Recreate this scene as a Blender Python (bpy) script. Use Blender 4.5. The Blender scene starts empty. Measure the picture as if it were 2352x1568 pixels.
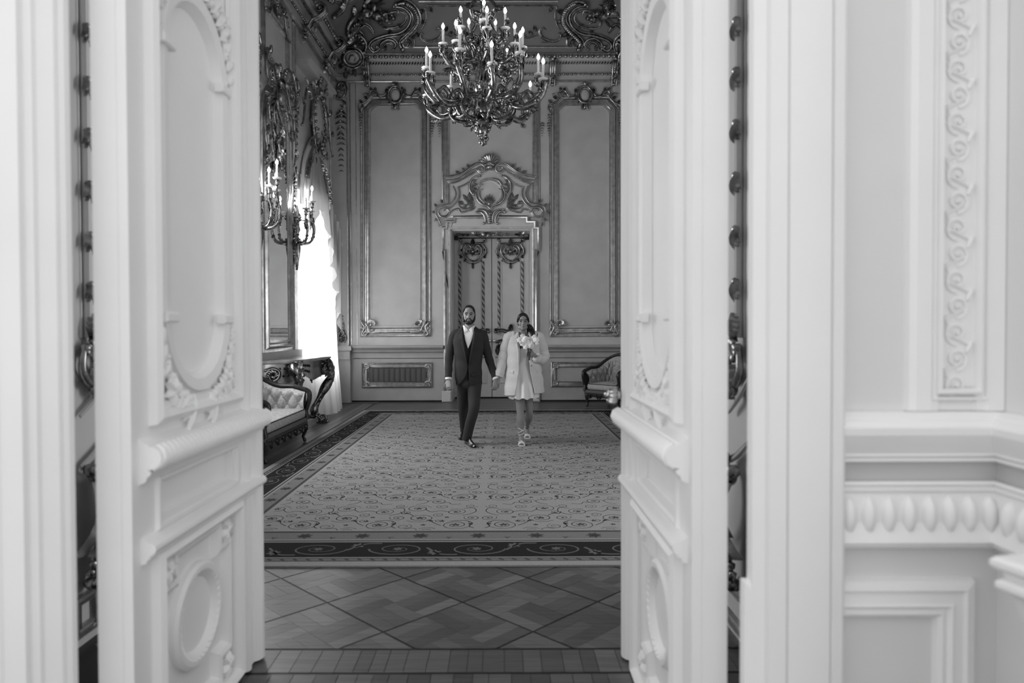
import bpy, bmesh, math, random
from math import sin, cos, pi, atan, sqrt, radians
from mathutils import Vector as V, Matrix
random.seed(7)
S = bpy.context.scene
COL = S.collection
# ---------------------------------------------------------------- camera
F = 1568.0                      # focal length in pixels of the 2352 px wide frame (24 mm)
CH = 1.53                       # camera height
PX, PY = 1152.0, 784.0          # principal point
PITCH = atan(28.0/F); ROLL = radians(0.19)
_w = V((0, cos(PITCH), -sin(PITCH))); _u0 = V((0, sin(PITCH), cos(PITCH))); _r0 = V((1, 0, 0))
_u = _u0*cos(ROLL)+_r0*sin(ROLL); _r = _r0*cos(ROLL)-_u0*sin(ROLL)
cam = bpy.data.cameras.new('camera'); camo = bpy.data.objects.new('camera', cam); COL.objects.link(camo)
m3 = Matrix((_r, _u, -_w)).transposed()
camo.matrix_world = Matrix.Translation((0, 0, CH)) @ m3.to_4x4()
cam.sensor_width = 36; cam.lens = 36*F/2352; cam.shift_x = (1176-PX)/2352; cam.clip_start = .05; cam.clip_end = 200
cam.dof.use_dof = True; cam.dof.focus_distance = 8.8; cam.dof.aperture_fstop = 1.7
S.camera = camo
# ---------------------------------------------------------------- world, light, exposure
wd = bpy.data.worlds.new('world'); S.world = wd; wd.use_nodes = True
bg = wd.node_tree.nodes['Background']; bg.inputs[0].default_value = (1, 1, 1, 1); bg.inputs[1].default_value = 1.22
def area(name, loc, rot, sx, sy, power):
    l = bpy.data.lights.new(name, 'AREA'); l.shape = 'RECTANGLE'; l.size = sx; l.size_y = sy; l.energy = power
    o = bpy.data.objects.new(name, l); o.location = loc; o.rotation_euler = rot; COL.objects.link(o); return o
area('window_and_fill_light', (-4.2, 12.75, 2.35), (0, -pi/2, 0), 3.0, 1.9, 178)          # behind the curtained window
area('window_and_fill_light', (-3.75, 8.25, 2.75), (0, -pi/2, 0), 3.6, 1.9, 190)           # the next window along the same wall
area('window_and_fill_light', (3.35, 5.4, 2.3), (0, pi/2, 0), 2.7, 1.4, 85)             # fill lamp in an added right-hand window, brightens the left doorway gap
S.view_settings.view_transform = 'Standard'; S.view_settings.look = 'None'; S.view_settings.gamma = 1
S.view_settings.exposure = 0.0; S.view_settings.use_curve_mapping = False
S.cycles.use_denoising = True; S.cycles.max_bounces = 7; S.cycles.diffuse_bounces = 5; S.cycles.glossy_bounces = 4
S.cycles.caustics_reflective = False; S.cycles.caustics_refractive = False; S.cycles.sample_clamp_indirect = 4
# ---------------------------------------------------------------- pixel measurements -> points of the place
def ray(px, py):
    return _w + _r*((px-PX)/F) - _u*((py-PY)/F)
EYE = V((0, 0, CH))
def onY(px, py, Y): d = ray(px, py); return EYE + d*(Y/d.y)
def onX(px, py, X): d = ray(px, py); return EYE + d*(X/d.x)
def onZ(px, py, Z=0.): d = ray(px, py); return EYE + d*((Z-CH)/d.z)
D = onZ(1127, 922).y            # the far wall
PS = D/F                        # metres per pixel on the far wall
XL = onY(772, 700, D).x         # left wall
AX = onY(1127, 756, D).x        # axis of the room
XR = 2*AX-XL
# ---------------------------------------------------------------- materials
MATS = {}
def mat(name, c, rough=.6, metal=0., noise=0., scale=8., bump=0., bscale=40., spec=.4, emit=0., stretch=None, c2=None):
    m = bpy.data.materials.new(name); m.use_nodes = True; nt = m.node_tree; b = nt.nodes['Principled BSDF']
    b.inputs['Base Color'].default_value = (c, c, c, 1); b.inputs['Roughness'].default_value = rough; b.inputs['Metallic'].default_value = metal
    b.inputs['Specular IOR Level'].default_value = spec
    if noise or bump:
        tc = nt.nodes.new('ShaderNodeTexCoord'); mp = nt.nodes.new('ShaderNodeMapping'); nt.links.new(tc.outputs['Object'], mp.inputs[0])
        if stretch: mp.inputs['Scale'].default_value = stretch
    if noise:
        n = nt.nodes.new('ShaderNodeTexNoise'); n.inputs['Scale'].default_value = scale; n.inputs['Detail'].default_value = 5
        nt.links.new(mp.outputs[0], n.inputs['Vector'])
        r = nt.nodes.new('ShaderNodeMapRange'); r.inputs[1].default_value = .3; r.inputs[2].default_value = .7
        lo, hi = (max(0, c*(1-noise)), c*(1+noise)) if c2 is None else (c, c2)
        r.inputs[3].default_value = lo; r.inputs[4].default_value = hi
        nt.links.new(n.outputs[0], r.inputs[0]); nt.links.new(r.outputs[0], b.inputs['Base Color'])
    if bump:
        n2 = nt.nodes.new('ShaderNodeTexNoise'); n2.inputs['Scale'].default_value = bscale; n2.inputs['Detail'].default_value = 3
        nt.links.new(mp.outputs[0], n2.inputs['Vector']); bp = nt.nodes.new('ShaderNodeBump'); bp.inputs['Strength'].default_value = bump
        nt.links.new(n2.outputs[0], bp.inputs['Height']); nt.links.new(bp.outputs[0], b.inputs['Normal'])
    if emit:
        b.inputs['Emission Color'].default_value = (1, 1, 1, 1); b.inputs['Emission Strength'].default_value = emit
    MATS[name] = m; return m
WALL = mat('grey_wall_paint', .6, .55, noise=.06, scale=3, bump=.05, bscale=90)
WALLD = mat('grey_panel_paint', .57, .5, noise=.06, scale=3, bump=.05, bscale=90)
DADO = mat('dado_paint', .46, .5, noise=.07, scale=4, bump=.04)
GILT = mat('dark_gilding', .36, .27, 1., noise=.6, scale=14)
GILT2 = mat('pale_gilded_moulding', .52, .3, .9, noise=.25, scale=10)
WHITE = mat('white_paint', .86, .5, noise=.02, scale=3)
BAND = mat('grey_band_paint', .52, .55)
OFFW = mat('pale_grey_paint', .73, .55, noise=.02, scale=3)
DOORP = mat('door_paint', .66, .45, noise=.05, scale=4)
CEIL = mat('ceiling_paint', .23, .6, noise=.08, scale=2)
MARB = mat('veined_marble', .42, .25, noise=.35, scale=5)
DWOOD = mat('dark_carved_wood', .022, .3, noise=.3, scale=20)
BRASS = mat('brass', .55, .25, 1.)
BRONZE = mat('dark_bronze', .25, .25, 1., noise=.6, scale=25)
CANDLE = mat('candle_sleeve', .88, .4)
BULB = mat('lit_bulb', .9, .3, emit=26.)
BULBS = mat('lit_sconce_bulb', .9, .3, emit=55.)
GLASSD = mat('crystal_pan', .85, .12, .1)
FLOORB = mat('floor_boards', .075, .38, noise=.4, scale=3, stretch=(9, .8, 1))
INLAY_GAPS = mat('dark_inlay_and_gaps', .012, .4)  # floor inlay; also the painted-in shade of gap, recess and holes
CLOTH = {}
# ---------------------------------------------------------------- mesh builder
class M:
    def __init__(s, O=(0, 0, 0), A=(1, 0, 0), B=(0, 1, 0), N=(0, 0, 1)):
        s.O, s.A, s.B, s.N = V(O), V(A), V(B), V(N); s.v = []; s.f = []
    def p(s, a, b, n=0.):
        s.v.append(s.O+s.A*a+s.B*b+s.N*n); return len(s.v)-1
    def face(s, *i): s.f.append(tuple(i))
    def box(s, a0, a1, b0, b1, n0, n1):
        i = [s.p(a, b, n) for n in (n0, n1) for b in (b0, b1) for a in (a0, a1)]
        for q in ((0, 2, 3, 1), (4, 5, 7, 6), (0, 1, 5, 4), (2, 6, 7, 3), (0, 4, 6, 2), (1, 3, 7, 5)): s.face(*[i[k] for k in q])
    def bbox(s, a0, a1, b0, b1, n0, n1, e=.01):           # box with a chamfered front face
        r0 = [s.p(a, b, n0) for a, b in ((a0, b0), (a1, b0), (a1, b1), (a0, b1))]
        r1 = [s.p(a, b, n1-e) for a, b in ((a0, b0), (a1, b0), (a1, b1), (a0, b1))]
        r2 = [s.p(a, b, n1) for a, b in ((a0+e, b0+e), (a1-e, b0+e), (a1-e, b1-e), (a0+e, b1-e))]
        s.bridge(r0, r1); s.bridge(r1, r2); s.face(*r2); s.face(*r0[::-1])
    def bridge(s, r0, r1, closed=True):
        n = len(r0)
        for k in range(n if closed else n-1): s.face(r0[k], r0[(k+1) % n], r1[(k+1) % n], r1[k])
    def loft(s, rings, cap=True):                        # rings of (a,b,n) points
        R = [[s.p(*q) for q in r] for r in rings]
        for a, b in zip(R, R[1:]): s.bridge(a, b)
        if cap: s.face(*R[0][::-1]); s.face(*R[-1])
    def tube(s, pts, r, k=6, cap=True, flat=1.):
        P = [V(p) if len(p) == 3 else V((p[0], p[1], 0)) for p in pts]; n = len(P)
        if not hasattr(r, '__len__'): r = [r]*n
        T = [(P[min(i+1, n-1)]-P[max(i-1, 0)]).normalized() for i in range(n)]
        up = V((0, 0, 1)) if abs(T[0].z) < .9 else V((1, 0, 0))
        x = T[0].cross(up).normalized(); rings = []
        for i in range(n):
            x = (x-T[i]*x.dot(T[i])); x = x.normalized() if x.length > 1e-6 else T[i].orthogonal().normalized()
            y = T[i].cross(x)
            rings.append([P[i]+(x*cos(2*pi*j/k)+y*sin(2*pi*j/k)*flat)*r[i] for j in range(k)])
        s.loft(rings, cap)
    def blob(s, a, b, n, ra, rb=None, rn=None, k=7, h=5):
        rb = ra if rb is None else rb; rn = ra if rn is None else rn
        rings = [[(a+ra*sin(pi*i/h)*cos(2*pi*j/k), b+rb*sin(pi*i/h)*sin(2*pi*j/k), n+rn*cos(pi*i/h)) for j in range(k)] for i in range(1, h)]
        R = [[s.p(*q) for q in r] for r in rings]
        for x, y in zip(R, R[1:]): s.bridge(x, y)
        t = s.p(a, b, n+rn); u = s.p(a, b, n-rn)
        for j in range(k): s.face(t, R[0][j], R[0][(j+1) % k]); s.face(u, R[-1][(j+1) % k], R[-1][j])
    def lathe(s, prof, k=12, c=(0, 0, 0), ax='n'):        # prof of (radius, height)
        rings = []
        for r, h in prof:
            ring = []
            for j in range(k):
                x, y = r*cos(2*pi*j/k), r*sin(2*pi*j/k)
                ring.append((c[0]+x, c[1]+y, c[2]+h) if ax == 'n' else (c[0]+x, c[1]+h, c[2]-y) if ax == 'b' else (c[0]+h, c[1]+x, c[2]+y))
            rings.append(ring)
        s.loft(rings)
    def prism(s, pts, n0, n1, e=0.):                      # extruded outline
        r0 = [s.p(a, b, n0) for a, b in pts]; r1 = [s.p(a, b, n1) for a, b in pts]
        s.bridge(r0, r1); s.face(*r1); s.face(*r0[::-1])
    def strip(s, A_, B_, n0, n1):                         # plate between two outlines of equal count
        a0 = [s.p(x, y, n1) for x, y in A_]; b0 = [s.p(x, y, n1) for x, y in B_]
        a1 = [s.p(x, y, n0) for x, y in A_]; b1 = [s.p(x, y, n0) for x, y in B_]
        s.bridge(a0, b0); s.bridge(b0, b1); s.bridge(a1, a0)
    def sweep(s, path, prof, closed=True):                # moulding: prof of (offset to the left of the path, height)
        n = len(path); rings = []
        for i in range(n):
            p = V(path[i]).to_2d(); a = V(path[(i-1) % n]).to_2d(); b = V(path[(i+1) % n]).to_2d()
            d1 = (p-a) if (closed or i > 0) else (b-p); d2 = (b-p) if (closed or i < n-1) else (p-a)
            d1.normalize(); d2.normalize()
            n1 = V((-d1.y, d1.x)); n2 = V((-d2.y, d2.x)); m = n1+n2
            m = m/max(.25, m.dot(n1)) if m.length > 1e-5 else n1
            rings.append([s.p(p.x+m.x*o, p.y+m.y*o, h) for o, h in prof])
        k = len(prof)
        for i in range(n if closed else n-1):
            r0, r1 = rings[i], rings[(i+1) % n]
            for j in range(k-1): s.face(r0[j], r1[j], r1[j+1], r0[j+1])
        if not closed: s.face(*rings[0]); s.face(*rings[-1][::-1])
    def leaf(s, a, b, ang, L, W, n=.01, lift=.02, curl=0., k=6):
        mid = []; lo = []; hi = []
        x, y, t = a, b, ang
        for i in range(k+1):
            q = i/k; w = W*(sin(pi*min(1, q*.85+.12))**.8)*(1-q)**.25 if i < k else .0005
            dx, dy = cos(t), sin(t); z = n+lift*sin(pi*(q*.8+.1))
            mid.append(s.p(x, y, z+.35*W)); lo.append(s.p(x-dy*w*.5, y+dx*w*.5, z-.25*W)); hi.append(s.p(x+dy*w*.5, y-dx*w*.5, z-.25*W))
            x += dx*L/k; y += dy*L/k; t += curl/k
        for i in range(k):
            s.face(lo[i], mid[i], mid[i+1], lo[i+1]); s.face(mid[i], hi[i], hi[i+1], mid[i+1])
            s.face(hi[i], lo[i], lo[i+1], hi[i+1])
    def ribbon(s, pts, w, n=0., th=.0):
        P = [V(p).to_2d() for p in pts]; k = len(P); a = []; b = []
        for i in range(k):
            d = (P[min(i+1, k-1)]-P[max(i-1, 0)]).normalized(); ww = (w[i] if hasattr(w, '__len__') else w)*.5
            a.append(s.p(P[i].x-d.y*ww, P[i].y+d.x*ww, n)); b.append(s.p(P[i].x+d.y*ww, P[i].y-d.x*ww, n))
        for i in range(k-1): s.face(b[i], b[i+1], a[i+1], a[i])
    def grid(s, fn, nu, nv, closed_u=False):
        g = [[s.p(*fn(i/nu, j/nv)) for j in range(nv+1)] for i in range(nu if closed_u else nu+1)]
        for i in range(nu):
            for j in range(nv):
                i2 = (i+1) % nu if closed_u else i+1
                s.face(g[i][j], g[i2][j], g[i2][j+1], g[i][j+1])
    # ornament
    def scroll(s, pts, r, n=None, sub=5, ends=1.1, k=6, taper=.45):     # grooved scroll: a fat strand with a thin bead beside it
        P = cr(pts, sub); m = len(P); rr = [r*(taper+(1-taper)*sin(pi*(.1+.8*i/(m-1)))) for i in range(m)]
        n = r*.55 if n is None else n; q = []; g = []
        for i in range(m):
            a, b = P[max(i-1, 0)], P[min(i+1, m-1)]; d = V((b[0]-a[0], b[1]-a[1])); d = d.normalized() if d.length > 1e-9 else V((1, 0))
            q.append((P[i][0]-d.y*rr[i]*.85, P[i][1]+d.x*rr[i]*.85, n)); g.append((P[i][0]+d.y*rr[i]*.3, P[i][1]-d.x*rr[i]*.3, n+rr[i]*.25))
        s.tube(g, [x*.72 for x in rr], k); s.tube(q, [x*.36 for x in rr], 5)
        if ends:
            for x, y in (P[0], P[-1]): s.blob(x, y, n+r*.25, r*ends*.8, k=7, h=5)
    def spiral(s, x, y, R, a0, turns, r, n=None, dirn=1, taper=.35):
        m = max(8, int(abs(turns)*14)); n = r*.6 if n is None else n
        P = [(x+R*(1-.82*i/m)*cos(a0+dirn*turns*2*pi*i/m), y+R*(1-.82*i/m)*sin(a0+dirn*turns*2*pi*i/m), n+r*.8*i/m) for i in range(m+1)]
        s.tube(P, [r*(1-(1-taper)*i/m) for i in range(m+1)], 6); s.blob(x, y, n+r*.5, r*1.1, k=7, h=4)
    def acan(s, x, y, ang, L, W, lobes=3, n=.01, curl=0., lift=None):
        lift = L*.18 if lift is None else lift
        s.leaf(x, y, ang, L, W*.55, n, lift, curl)
        for i in range(lobes):
            q = .08+.55*i/max(1, lobes); l = L*(.52-.1*i/lobes); t = ang+curl*q
            bx, by = x+cos(ang+curl*q*.5)*L*q, y+sin(ang+curl*q*.5)*L*q
            for sg in (1, -1): s.leaf(bx, by, t+sg*(.75-.1*i), l, W*.42, n, lift*.8, sg*-.5, k=4)
    def shell(s, x, y, R, a0, a1, ribs=9, r=None, n=.005, r0=.22):
        r = R*.75*abs(a1-a0)/ribs*.5 if r is None else r
        for i in range(ribs):
            a = a0+(a1-a0)*(i+.5)/ribs; RR = R*(.9+.1*sin(pi*(i+.5)/ribs))
            q = [(x+cos(a)*RR*t, y+sin(a)*RR*t, n+R*.22*sin(pi*.62*t)+r*.3) for t in (r0, .5, .75, .92, 1.)]
            s.tube(q, [r*.35, r*.7, r*.95, r*1.05, r*.5], 5)
        s.blob(x, y, n+r, R*r0*1.1, R*r0*1.1, R*r0*.7)
    def drop(s, x, y0, y1, w, k=6, n=.01):
        for i in range(k):
            q = i/max(1, k-1); y = y0+(y1-y0)*q; ww = w*(1-.6*q)
            for sg in (1, -1): s.leaf(x, y, -pi/2+sg*(.6+.5*random.random()), ww*1.3, ww*.55, n, ww*.3, k=4)
            s.blob(x+ww*.15*random.uniform(-1, 1), y-ww*.2, n+ww*.2, ww*.34, k=6, h=4)
    def beads(s, x0, y0, x1, y1, r, pitch, n=0., k=6, h=4, el=1.):
        L = sqrt((x1-x0)**2+(y1-y0)**2); c = max(1, int(L/pitch))
        for i in range(c):
            q = (i+.5)/c; s.blob(x0+(x1-x0)*q, y0+(y1-y0)*q, n, r*el, r, r, k, h)
    def rosette(s, x, y, R, petals=6, n=.0):
        for i in range(petals): s.leaf(x, y, 2*pi*i/petals+.3, R, R*.75, n+R*.1, R*.25, k=4)
        s.blob(x, y, n+R*.25, R*.3)
def cr(pts, sub=6, closed=False):
    P = [tuple(p) for p in pts]; n = len(P); out = []
    if n == 2 and not closed: return P
    d = len(P[0])
    for i in range(n if closed else n-1):
        a = P[(i-1) % n] if (closed or i > 0) else P[0]; b = P[i]; c = P[(i+1) % n]; e = P[(i+2) % n] if (closed or i < n-2) else P[-1]
        for j in range(sub):
            t = j/sub
            out.append(tuple(.5*((2*b[k])+(-a[k]+c[k])*t+(2*a[k]-5*b[k]+4*c[k]-e[k])*t*t+(-a[k]+3*b[k]-3*c[k]+e[k])*t**3) for k in range(d)))
    if not closed: out.append(P[-1])
    return out
def mesh(m, name, mt, smooth=True, ang=.75):
    me = bpy.data.meshes.new(name); me.from_pydata([tuple(v) for v in m.v], [], m.f); me.update()
    bm = bmesh.new(); bm.from_mesh(me); bmesh.ops.recalc_face_normals(bm, faces=bm.faces); bm.to_mesh(me); bm.free()
    if smooth:
        me.polygons.foreach_set('use_smooth', [True]*len(me.polygons)); me.set_sharp_from_angle(angle=ang)
    for q in (mt if isinstance(mt, (list, tuple)) else [mt]): me.materials.append(q)
    return me
def link(name, me, parent=None, label=None, cat=None, group=None, kind=None):
    o = bpy.data.objects.new(name, me); COL.objects.link(o)
    if parent is not None:
        o.parent = parent; o.matrix_parent_inverse = Matrix.Translation(-parent.location)
    if label: o['label'] = label
    if cat: o['category'] = cat
    if group: o['group'] = group
    if kind: o['kind'] = kind
    return o
def ob(name, m, mt, parent=None, smooth=True, ang=.75, **kw):
    if mt in (GILT, BRONZE, DWOOD) or (mt is GILT2 and 'scroll' in name): ang = max(ang, 1.2)
    return link(name, mesh(m, name, mt, smooth, ang), parent, **kw)
def thing(name, label, cat, loc=(0, 0, 0), group=None, kind=None):
    o = bpy.data.objects.new(name, None); COL.objects.link(o); o.location = loc; o.empty_display_size = .1
    o['label'] = label
    if cat: o['category'] = cat
    if group: o['group'] = group
    if kind: o['kind'] = kind
    return o
def copy_thing(src, loc, label, rz=0.):
    r = src.copy(); COL.objects.link(r); r.location = loc; r['label'] = label
    r.rotation_euler.z = src.rotation_euler.z+rz
    for ch in [c for c in bpy.data.objects if c.parent == src]:
        c = ch.copy(); COL.objects.link(c); c.parent = r; c.matrix_parent_inverse = ch.matrix_parent_inverse.copy()
        for g in [x for x in bpy.data.objects if x.parent == ch]:
            d = g.copy(); COL.objects.link(d); d.parent = c; d.matrix_parent_inverse = g.matrix_parent_inverse.copy()
    return r
def remesh(m, name, mt, voxel=.008, smooth_it=6, fac=.5):
    me = bpy.data.meshes.new(name+'_raw'); me.from_pydata([tuple(v) for v in m.v], [], m.f); me.update()
    bm = bmesh.new(); bm.from_mesh(me); bmesh.ops.recalc_face_normals(bm, faces=bm.faces); bm.to_mesh(me); bm.free()
    o = bpy.data.objects.new(name+'_raw', me); COL.objects.link(o)
    r = o.modifiers.new('r', 'REMESH'); r.mode = 'VOXEL'; r.voxel_size = voxel
    if smooth_it: sm = o.modifiers.new('s', 'SMOOTH'); sm.iterations = smooth_it; sm.factor = fac
    dg = bpy.context.evaluated_depsgraph_get(); dg.update()
    out = bpy.data.meshes.new_from_object(o.evaluated_get(dg)); out.name = name
    bpy.data.objects.remove(o); bpy.data.meshes.remove(me)
    out.polygons.foreach_set('use_smooth', [True]*len(out.polygons))
    out.materials.clear()
    for q in (mt if isinstance(mt, (list, tuple)) else [mt]): out.materials.append(q)
    return out
def back(n=0.): return M((0, D-n, 0), (1, 0, 0), (0, 0, 1), (0, -1, 0))
def left(n=0.): return M((XL+n, 0, 0), (0, 1, 0), (0, 0, 1), (1, 0, 0))
def right(n=0.): return M((XR-n, 0, 0), (0, -1, 0), (0, 0, 1), (-1, 0, 0))
def W(px, py, Y=None):                                     # far wall: pixel -> (x, z)
    q = onY(px, py, D if Y is None else Y); return (q.x, q.z)
def Ws(l): return [W(*q) for q in l]
def LW(px, py, X=None):                                    # left wall: pixel -> (y, z)
    q = onX(px, py, XL if X is None else X); return (q.y, q.z)
def rect(x0, y0, x1, y1): return [(x0, y0), (x1, y0), (x1, y1), (x0, y1)]
# ================================================================ the far room: shell
YN = 4.2                                                    # face of the far room's entrance wall
ZT = 9.6
def struct(name, label): return thing(name, label, None, (0, 0, 0), kind='structure')
def part(name, m, mt, par, **kw): return ob(name, m, mt, par, **kw)
DX0, DX1 = W(1035, 700)[0], W(1222, 700)[0]; DZ = W(1127, 527)[1]
floor = struct('floor', 'patterned oak parquet floor with dark inlaid lines')
m = M(); m.box(XL-.3, XR+.3, 3.3, D+1.2, -.2, -.012); part('floor_slab', m, FLOORB, floor, smooth=False)
m = M(); m.box(-3.2, 3.4, -2.5, 3.3, -.2, -.012); part('entrance_floor', m, FLOORB, floor, smooth=False)
wb = struct('wall_back', 'grey far wall with tall gilded panels around a double door')
m = back(); m.box(XL-.3, DX0, -.1, ZT, -1.1, 0); m.box(DX1, XR+.3, -.1, ZT, -1.1, 0); m.box(DX0, DX1, DZ, ZT, -1.1, 0)
m.box(DX0-.1, DX1+.1, -.1, DZ+.1, -1.1, -1.0)
part('wall_face', m, WALL, wb, smooth=False)
wr = struct('wall_right', 'grey right wall of the far room')
m = right(); m.box(-D, -6.1, -.1, ZT, -.3, 0); m.box(-4.7, -YN, -.1, ZT, -.3, 0); m.box(-6.1, -4.7, -.1, .9, -.3, 0); m.box(-6.1, -4.7, 3.65, ZT, -.3, 0); part('wall_face', m, WALL, wr, smooth=False)
for a0, a1 in ((-D+.5, -D+2.2), (-D+2.7, -D+5.2), (-D+5.7, -D+8.0)):
    m = right(); m.sweep(rect(a0, 1.6, a1, 6.2), [(0, 0), (.01, .05), (.05, .06), (.09, .03), (.1, 0)]); part('panel_moulding', m, GILT2, wr)
m = right(); m.box(-D, -YN, 0, .14, 0, .04); m.box(-D, -6.1, .95, 1.2, 0, .06); part('dado_rail', m, DADO, wr, smooth=False)
# left wall with two window openings
wl = struct('wall_left', 'grey left wall with windows, pier glass and gilded ornament')
WA = (11.75, 13.75); WBn = (7.2, 9.3); WZ0, WZ1 = .82, 4.7
m = left()
for a0, a1 in ((YN, WBn[0]), (WBn[1], WA[0]), (WA[1], D)): m.box(a0, a1, -.1, ZT, -.5, 0)
for a0, a1, z1 in ((*WA, 3.95), (*WBn, WZ1)): m.box(a0, a1, -.1, WZ0, -.5, 0); m.box(a0, a1, z1, ZT, -.5, 0)
part('wall_face', m, WALL, wl, smooth=False)
cl = struct('ceiling', 'dark coved ceiling with gilded scrollwork')
m = M(); m.box(XL-.3, XR+.3, YN-.2, D+.3, ZT, ZT+.2); part('ceiling_slab', m, CEIL, cl, smooth=False)
# cornice and cove, mitred round the room
zy = lambda y, o: onY(1127, y, D-o).z
CO = [(188.5, .0), (188, .05), (186.5, .075), (184.5, .075), (183.5, .05), (175, .05), (174, .08), (172.5, .1), (169, .1), (167.5, .075), (166, .06), (149.5, .07),
      (148, .12), (144, .16), (140.5, .17), (139.5, .2), (134.5, .24), (133, .27), (129, .3), (126, .3), (125, .34), (122.5, .36), (121.5, .34)]
prof = [(o, zy(y, o)) for y, o in CO]
path = [(XR, YN), (XR, D), (XL, D), (XL, YN)]
tr = struct('trim_1', 'moulded grey cornice round the top of the far room')
m = M(); m.sweep(path, prof, False); part('cornice_moulding', m, WALL, tr, ang=.4)
zc0 = prof[-1][1]; o0 = .34; TC = radians(33)
m = M(); L_ = 1.55; prof2 = [(o0, zc0), (o0+L_*sin(TC), zc0+L_*cos(TC)), (o0+L_*sin(TC)+.45, ZT-.25), (o0+L_*sin(TC)+1.1, ZT)]
m.sweep(path, prof2, False); part('cove', m, CEIL, cl)
# gilded fillets, bead rows and leaf bands on the cornice
def cband(y0, y1, o, nm, mt=GILT2):
    m = M(); m.sweep(path, [(o-.04, zy(y1, o)), (o, zy(y1, o)), (o+.015, zy((y0+y1)/2, o)), (o, zy(y0, o)), (o-.04, zy(y0, o))], False); part(nm, m, mt, tr)
cband(184.3, 188, .085, 'gilt_fillet'); cband(122, 125, .37, 'gilt_fillet')
for y, o, r in ((171, .125, .026), (129.8, .33, .036)):
    m = M((0, 0, 0), (1, 0, 0), (0, 1, 0), (0, 0, 1)); z = zy(y, o)
    m.beads(XL+.3, D-o, XR-.3, D-o, r, r*3.1, z, el=1.25)
    part('bead_row', m, GILT, tr, kind='stuff')
    m = M(); m.beads(XL+o, D-.4, XL+o, YN+.1, r, r*3.1, z); part('bead_row', m, GILT, tr, kind='stuff')
m = back(.165); y0 = zy(144.5, .165); x = XL+.4
while x < XR-.3: m.leaf(x, y0+.028, -pi/2-.5, .075, .05, 0, .012, k=3); x += .058
part('leaf_band', m, GILT, tr, kind='stuff')
m = left(.165); x = 5.
while x < D-.3: m.leaf(x, y0+.028, -pi/2-.5, .075, .05, 0, .012, k=3); x += .06
part('leaf_band', m, GILT, tr, kind='stuff')
def bracket(m, x):
    z1, z0 = zy(134, .2), zy(197, .1)
    for k in range(3):
        xx = x+(k-1)*.045; m.tube([(xx, z1, .25), (xx, z1-.12, .27), (xx, z1-.25, .2), (xx, z1-.4, .14), (xx, z0+.12, .13), (xx, z0, .08)], [.028, .032, .03, .026, .028, .015], 6)
    m.acan(x, z1-.28, -pi/2, .2, .16, 2, .17); m.blob(x, z0+.03, .09, .045, .05, .04); m.shell(x, z1-.1, .1, pi*.1, pi*.9, 5, n=.26)
    m.blob(x-.06, z0+.14, .1, .03); m.blob(x+.06, z0+.14, .1, .03)
for px in (845, 986, 1268, 1409):
    m = back(); bracket(m, W(px, 160)[0]); part('bracket', m, GILT, tr)
for yy in (13.35, 11.95, 10.55, 9.15):                        # S-scroll consoles along the left cornice
    z1, z0 = zy(128, .3), zy(196, .1); m = M((XL, yy, 0), (1, 0, 0), (0, 0, 1), (0, -1, 0))
    for off in (-.06, 0, .06):
        P = cr([(.36, z1+.02), (.44, z1+.0), (.46, z1-.1), (.36, z1-.2), (.24, z1-.26), (.16, z1-.38), (.13, z0+.16), (.15, z0+.05)], 5); m.tube([(x, y, off) for x, y in P], .03 if off else .036, 6)
        m.spiral(.37, z1-.07, .085, .6, 1.3, .026, off); m.spiral(.13, z0+.09, .07, 2.5, 1.3, .022, off)
    m2_ = left(); m2_.acan(yy, z1-.24, -pi/2, .22, .12, 3, .25); m2_.blob(yy, z0+.0, .1, .05, .05, .04); m2_.leaf(yy, z0, -pi/2, .12, .07, .06, .02); m.v += m2_.v; k = len(m.v)-len(m2_.v); m.f += [tuple(i+k for i in f) for f in m2_.f]
    part('bracket', m, GILT, tr)
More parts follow.
